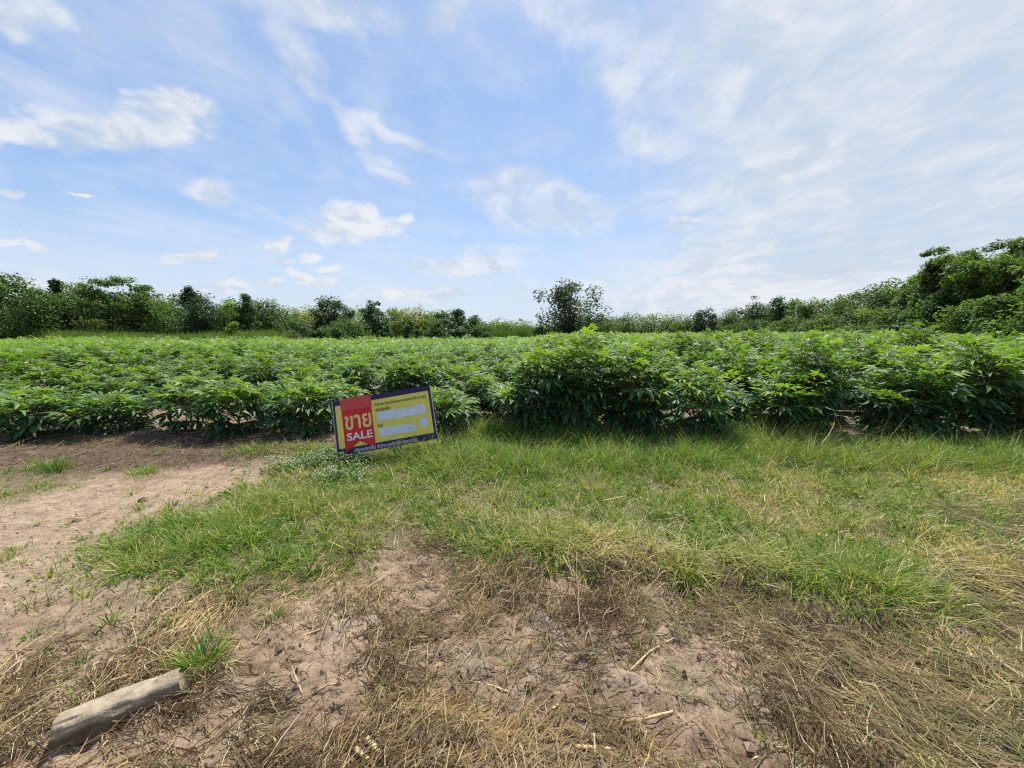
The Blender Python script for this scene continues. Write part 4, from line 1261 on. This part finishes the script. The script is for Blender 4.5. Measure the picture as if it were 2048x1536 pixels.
lettering('thai_word', 'ขาย', 0.105, 0.525, 0.175, P_LET, 0.02, 0.265)
lettering('sale_word', 'SALE', 0.112, 0.705, 0.095, P_WHITE, 0.025, 0.255)
lettering('company_line', 'บริษัทบริหารสินทรัพย์กรุงเทพพาณิชย์ จำกัด (มหาชน)', 0.415, 0.215, 0.05, P_BLACK, 0.006, 0.53)
lettering('caption', 'รหัสทรัพย์สิน :', 0.42, 0.30, 0.05, P_BLACK, 0.006, 0.165)
lettering('caption', 'ติดต่อ', 0.425, 0.565, 0.05, P_BLACK, 0.008, 0.055)
lettering('footer_line', 'บริหารทรัพย์สิน สำนักงานทรัพย์สินรอการขาย', 0.17, 0.905, 0.05, P_WHITE, 0.006, 0.62)
lettering('phone_number', '7391', 0.50, 0.99, 0.045, P_BLACK, 0.02, 0.13)
for u in (0.22, 0.80):
    st_ = [([(sx(u), 0.026, sz(0.06)), (sx(u) + .004, 0.026, sz(0.6)), (sx(u), 0.026, sz(1.0)), (sx(u) + 0.008, 0.03, sz(1.0) - (0.12 if u < .5 else 0.36))], [0.016, 0.017, 0.016, 0.012])]
    link('stake', tubes_mesh('stake', st_, M_STAKE, 7), sign)

# ------------------------------------------------------------------ concrete post stub
ax_, ay_ = gp(100, 1514); bx_, by_ = gp(386, 1396)
pl = math.hypot(bx_ - ax_, by_ - ay_)
pa = math.atan2(by_ - ay_, bx_ - ax_)
m_con, N = new_mat('weathered_concrete')
t = N.t.nodes.new('ShaderNodeTexCoord')
n1 = N.noise(t.outputs['Object'], 14, 8, 0.7).outputs[0]
n2 = N.noise(t.outputs['Object'], 120, 4, 0.7).outputs[0]
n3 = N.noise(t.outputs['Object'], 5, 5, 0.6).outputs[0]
c = N.mix(N.ss(n1, 0.3, 0.7), (0.22, 0.175, 0.12, 1), (0.40, 0.34, 0.25, 1))
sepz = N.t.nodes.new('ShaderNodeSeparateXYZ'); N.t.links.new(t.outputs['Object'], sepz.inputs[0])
mud = N.ss(N.m('MULTIPLY_ADD', N.m('SUBTRACT', n3, 0.5), 0.16, sepz.outputs[2]), 0.095, 0.055)  # ragged mud stain, also painting the shade of the front into the lower half
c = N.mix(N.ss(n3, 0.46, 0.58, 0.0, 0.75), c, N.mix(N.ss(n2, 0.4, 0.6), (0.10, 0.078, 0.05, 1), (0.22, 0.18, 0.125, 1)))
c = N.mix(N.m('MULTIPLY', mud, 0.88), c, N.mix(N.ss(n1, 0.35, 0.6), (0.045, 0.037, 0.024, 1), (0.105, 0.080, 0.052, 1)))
sp = N.ss(n2, 0.28, 0.45, 0.6, 1.0)
c = N.mix(1.0, c, N.vec(sp, sp, sp), 'MULTIPLY')
bp = N.t.nodes.new('ShaderNodeBump'); bp.inputs['Strength'].default_value = 1.0; bp.inputs['Distance'].default_value = 0.008
N.t.links.new(N.m('ADD', n1, N.m('MULTIPLY', n2, 0.4)), bp.inputs['Height'])
finish(m_con, principled(N, c, 0.9, 0.25, bp.outputs[0]))
nl, nk = 70, 48
V = []
pw, ph = 0.105, 0.118
for i in range(nl + 1):
    t = i / nl
    xx = t * pl
    endk = min(1.0, 0.90 + 0.10 * min(t, 1 - t) / 0.03)
    if i == 0: xx += 0.012
    xend = 0.03 * (t > 0.9) * (t - 0.9) / 0.1
    for k in range(nk):
        a = 2 * math.pi * (k + 0.5) / nk
        ca, sa = math.cos(a), math.sin(a)
        q = (abs(ca) ** 5 + abs(sa) ** 5) ** (-1 / 5.0)         # rounded square
        nzv = 1 + 0.10 * (float(fbm(np.array([xx * 9 + ca * 1.5]), np.array([sa * 1.7 + 3.0]), 201, 3)[0]) - 0.5) * 2
        chip = 1 - (0.42 * max(0.0, float(vnoise(np.array([xx * 16.0]), np.array([a * 2.0]), 205)[0]) - 0.55) if abs(ca * sa) > 0.35 else 0)
        V.append((xx - xend * (1 + sa) + 0.012 * (float(vnoise(np.array([ca * 2.0 + i]), np.array([sa * 2.0]), 209)[0]) - 0.5), ca * q * pw / 2 * nzv * endk * chip + pw / 2, sa * q * ph / 2 * nzv * endk * chip + ph / 2))
F = []
for i in range(nl):
    for k in range(nk):
        F.append((i * nk + k, i * nk + (k + 1) % nk, (i + 1) * nk + (k + 1) % nk, (i + 1) * nk + k))
F.append(tuple(range(nk))[::-1]); F.append(tuple(range(nl * nk, (nl + 1) * nk)))
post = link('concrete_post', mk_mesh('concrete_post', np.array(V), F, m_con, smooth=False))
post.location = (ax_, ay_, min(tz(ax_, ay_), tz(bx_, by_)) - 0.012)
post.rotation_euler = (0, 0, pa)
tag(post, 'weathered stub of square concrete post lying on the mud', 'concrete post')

# ------------------------------------------------------------------ stalks and clods one can pick out
def stalk(label, pts, rad, name='dry_stalk', lift=0.0, mat=M_REED, taper=0.7, tipz=None):
    P = []
    for i, (px, py) in enumerate(pts):
        x, y = gp(px, py)
        P.append(Vector((x, y, tz(x, y) + rad * 0.8 + lift * (i / max(1, len(pts) - 1)))))
    if tipz is not None:
        for i, zq in enumerate(tipz): P[i].z += zq
    o0 = P[0].copy()
    # finer path with small nodes like a cane
    Q, Rd = [], []
    for i in range(len(P) - 1):
        for j in range(6):
            Q.append(P[i].lerp(P[i + 1], j / 6) - o0)
    Q.append(P[-1] - o0)
    for i in range(len(Q)):
        t = i / (len(Q) - 1)
        Rd.append(rad * (1 - (1 - taper) * t) * (1.15 if i % 6 == 3 else 1.0))
    o = link(name, tubes_mesh(name, [(Q, Rd)], mat, 7), loc=o0)
    tag(o, label, 'stalk', 'loose dry stalks on the mud')
    return o


stalk('thick pale cane stalk lying on the mud with a bent end', [(1243, 1441), (1290, 1440), (1345, 1431)], 0.008, lift=0.01)
stalk('short straight cane stalk lying under an upright straw', [(1150, 1505), (1230, 1502)], 0.008)
stalk('short yellow straw stub standing across a cane stalk', [(1190, 1536), (1187, 1500)], 0.004, lift=0.05)
stalk('split pale cane strip pointing away across the hay', [(1722, 1500), (1700, 1450), (1680, 1398)], 0.007)
stalk('thin pale splinter beside the split cane strip', [(1712, 1512), (1690, 1440)], 0.0035)
stalk('broken chunky piece of pale stalk in a heap of dark straw', [(712, 1505), (745, 1530)], 0.011)
stalk('stubby pale stalk chip leaning on the broken chunky piece', [(735, 1490), (765, 1522)], 0.012, lift=0.0)
stalk('slim straight straw lying alone on pink mud', [(588, 1397), (680, 1366)], 0.003)
stalk('thin upright straw behind the slim straight straw', [(605, 1393), (585, 1350)], 0.0035, lift=0.03)
stalk('curved pale root lying on the bare mud', [(938, 1353), (985, 1364), (1020, 1383)], 0.0045)
stalk('short fat cane chip half sunk in mud', [(1095, 1436), (1118, 1424)], 0.008)
stalk('dark twig slanting beside the short cane chip', [(1135, 1430), (1180, 1452)], 0.0045, mat=M_STAKE)
stalk('long golden straw bending past the concrete post', [(385, 1500), (430, 1455), (480, 1420), (560, 1385)], 0.0028)
stalk('green tinted stem lying along the foot of the concrete post', [(255, 1462), (310, 1425), (380, 1408), (440, 1396)], 0.0026)
stalk('pale stick lying in the green verge grass', [(1205, 1018), (1252, 1014)], 0.007, lift=0.05, tipz=(0.05, 0.03))
stalk('long brown stem lying across the foreground mud', [(640, 1505), (820, 1490), (1000, 1478), (1120, 1497)], 0.003, mat=M_STAKE)
stalk('golden stem running from the verge across the bare mud', [(1530, 1190), (1440, 1230), (1330, 1262)], 0.003)
stalk('thick dry stem bridging two straw heaps', [(1260, 1340), (1300, 1305), (1350, 1275)], 0.0055)
stalk('thick blond stem lying across brown straw', [(560, 1290), (640, 1260), (705, 1240)], 0.005)
# pale dead stalk arching up in front of the crop
x0, y0 = gp(1622, 912)
arc = [Vector((x0, y0, tz(x0, y0) - 0.03)), unproj(1640, 893, 4.6), unproj(1656, 872, 4.62), unproj(1668, 850, 4.64), unproj(1670, 826, 4.66)]
arc = [p - arc[0] for p in arc]
o = link('dead_stalk', tubes_mesh('dead_stalk', [(arc, [0.008, 0.007, 0.006, 0.005, 0.003])], M_REED, 6), loc=(x0, y0, tz(x0, y0) - 0.03))
tag(o, 'pale bare stalk arching up against the dark crop', 'stalk')


def clod(px, py, s, label, seed):
    x, y = gp(px, py)
    r = np.random.default_rng(seed)
    V, F = [], []
    nu, nv_ = 9, 6
    for j in range(nv_ + 1):
        for i in range(nu):
            a, b_ = 2 * math.pi * i / nu, math.pi * j / nv_ - math.pi / 2
            k = s * r.uniform(0.75, 1.2)
            V.append((math.cos(a) * math.cos(b_) * k * 1.3, math.sin(a) * math.cos(b_) * k, math.sin(b_) * k * 0.7))
    for j in range(nv_):
        for i in range(nu):
            F.append((j * nu + i, j * nu + (i + 1) % nu, (j + 1) * nu + (i + 1) % nu, (j + 1) * nu + i))
    o = link('soil_clod', mk_mesh('soil_clod', np.array(V), F, M_CLOD), loc=(x, y, tz(x, y) + s * 0.35))
    tag(o, label, 'clod', 'clods on the ground')


clod(287, 1000, 0.035, 'dark flat clod lying alone on the sandy track', 1)
clod(152, 1040, 0.030, 'small dark clod in a damp hollow of the sandy track', 2)
clod(1868, 1485, 0.035, 'brown clod embedded in the long yellow hay', 3)
clod(188, 957, 0.016, 'little pale pebble-like clod at the track edge', 4)
clod(1060, 1388, 0.022, 'lumpy clod beside the hollow in the mud', 5)
clod(560, 1300, 0.018, 'small clod in the smooth pink mud', 6)

# ------------------------------------------------------------------ white flowering weeds by the sign, dry tufts
def weed_patch(px, py, rad, nst, h, label, seed):
    r = np.random.default_rng(seed)
    x0, y0 = gp(px, py)
    root = empty('flowering_weed', (x0, y0, tz(x0, y0)))
    tag(root, label, 'weed', 'white flowering weeds at the foot of the sign')
    a, q = r.uniform(0, 6.28, nst), rad * 0.62 * np.abs(r.normal(0, 1, nst))
    X, Y = np.cos(a) * q * 1.3, np.sin(a) * q * 0.8
    Z = terrain(X + x0, Y + y0) - tz(x0, y0)
    H = h * r.uniform(0.55, 1.15, nst)
    head = a + r.normal(0, .6, nst)
    b = np.stack([X, Y, Z - .01], 1)
    v, f, c = strips(b, head, H, np.full(nst, 0.005), np.full(nst, 1.4), r.uniform(0, .5, nst), np.tile((0.07, 0.12, 0.04), (nst, 1)), 2)
    link('stem', mk_mesh('weed_stem', v, f, M_GRASS, c), root)
    nl_ = nst * 9
    k = r.integers(0, nst, nl_); t = r.random(nl_)
    P = b[k] + np.stack([np.cos(head[k]) * .15 * H[k] * t, np.sin(head[k]) * .15 * H[k] * t, H[k] * t * 0.95 + .01], 1) + r.normal(0, .012, (nl_, 3))
    nr = r.normal(size=(nl_, 3)) * .6 + np.array([0, 0, 1.0]); nr /= np.linalg.norm(nr, axis=1)[:, None]
    cc = mixc((0.085, 0.165, 0.045), (0.20, 0.28, 0.08), r.random(nl_))
    v, f, c = leafcards(P, nr, r.uniform(0.02, 0.042, nl_), cc, r)
    link('leaves', mk_mesh('weed_leaf', v, f, M_GRASS, c), root)
    nf = int(nst * 1.1)
    k = r.integers(0, nst, nf)
    P = b[k] + np.stack([np.cos(head[k]) * .15 * H[k], np.sin(head[k]) * .15 * H[k], H[k] * r.uniform(.85, 1.02, nf)], 1) + r.normal(0, .016, (nf, 3))
    s = r.uniform(0.0045, 0.009, nf)
    V = OCT[None] * s[:, None, None] + P[:, None]
    f = (OF[None] + (np.arange(nf) * 6)[:, None, None]).reshape(-1, 3)
    fl = link('flowers', mk_mesh('weed_flower', V.reshape(-1, 3), f, M_FLOWER, np.tile((0.72, 0.74, 0.70), (nf * 6, 1))), root)
    for ch in root.children: ch['kind'] = 'stuff'


weed_patch(720, 928, 0.26, 170, 0.13, 'white flowering weed clump overlapping the lower corner of the sale board', 1)
weed_patch(650, 935, 0.36, 190, 0.17, 'white flowering weed clump spreading just outside the sale board corner', 2)
weed_patch(590, 945, 0.36, 170, 0.14, 'low white flowering weed clump at the edge of the sandy track', 3)
weed_patch(675, 970, 0.36, 140, 0.14, 'small leafy weed clump with few white heads in the bright grass', 4)


def tuft(px, py, rad, nn, h, cols, label, name='dry_grass_tuft', wid=(0.003, 0.006), upr=(1.0, 1.5), seed=1):
    r = np.random.default_rng(seed)
    x0, y0 = gp(px, py)
    a, q = r.uniform(0, 6.28, nn), rad * np.sqrt(r.random(nn))
    X, Y = np.cos(a) * q, np.sin(a) * q
    b = np.stack([X, Y, terrain(X + x0, Y + y0) - tz(x0, y0) - .005], 1)
    c = mixc(cols[0], cols[1], r.random(nn))
    v, f, cc = strips(b, a + r.normal(0, .5, nn), h * r.uniform(.5, 1.15, nn), r.uniform(*wid, nn), r.uniform(*upr, nn), r.uniform(0.0, 0.9, nn), c, 3)
    o = link(name, mk_mesh(name, v, f, M_GRASS, cc), loc=(x0, y0, tz(x0, y0)))
    tag(o, label, 'grass tuft')


BL = ((0.36, 0.29, 0.17), (0.55, 0.47, 0.31))
GT = ((0.05, 0.13, 0.035), (0.13, 0.22, 0.06))
tuft(1185, 985, 0.10, 130, 0.24, BL, 'blond dead grass tuft standing in the green verge', seed=1)
tuft(1280, 895, 0.10, 60, 0.22, BL, 'blond dead stems at the edge of the dark hollow under the crop', seed=2)
tuft(1560, 1290, 0.16, 160, 0.18, BL, 'pale hay tuft splayed over the mud below the verge', upr=(0.1, 0.6), seed=3)
tuft(1480, 880, 0.22, 60, 0.28, BL, 'dry twiggy stems mixed with grass before the tall crop', upr=(0.5, 1.2), seed=4)
tuft(865, 905, 0.10, 70, 0.20, ((0.16, 0.11, 0.06), (0.30, 0.22, 0.12)), 'brown dead weed tuft in front of the sign footer', seed=5)
tuft(402, 1335, 0.06, 50, 0.16, GT, 'dark green grass tuft sprouting behind the concrete post end', 'grass_tuft', wid=(0.005, 0.010), upr=(0.5, 1.3), seed=6)
tuft(112, 945, 0.06, 40, 0.26, GT, 'upright green grass tuft alone at the edge of the brown litter', 'grass_tuft', wid=(0.005, 0.012), seed=7)
tuft(1165, 880, 0.14, 120, 0.40, GT, 'tall lush green tuft in the gap before the crop', 'grass_tuft', wid=(0.006, 0.012), seed=8)
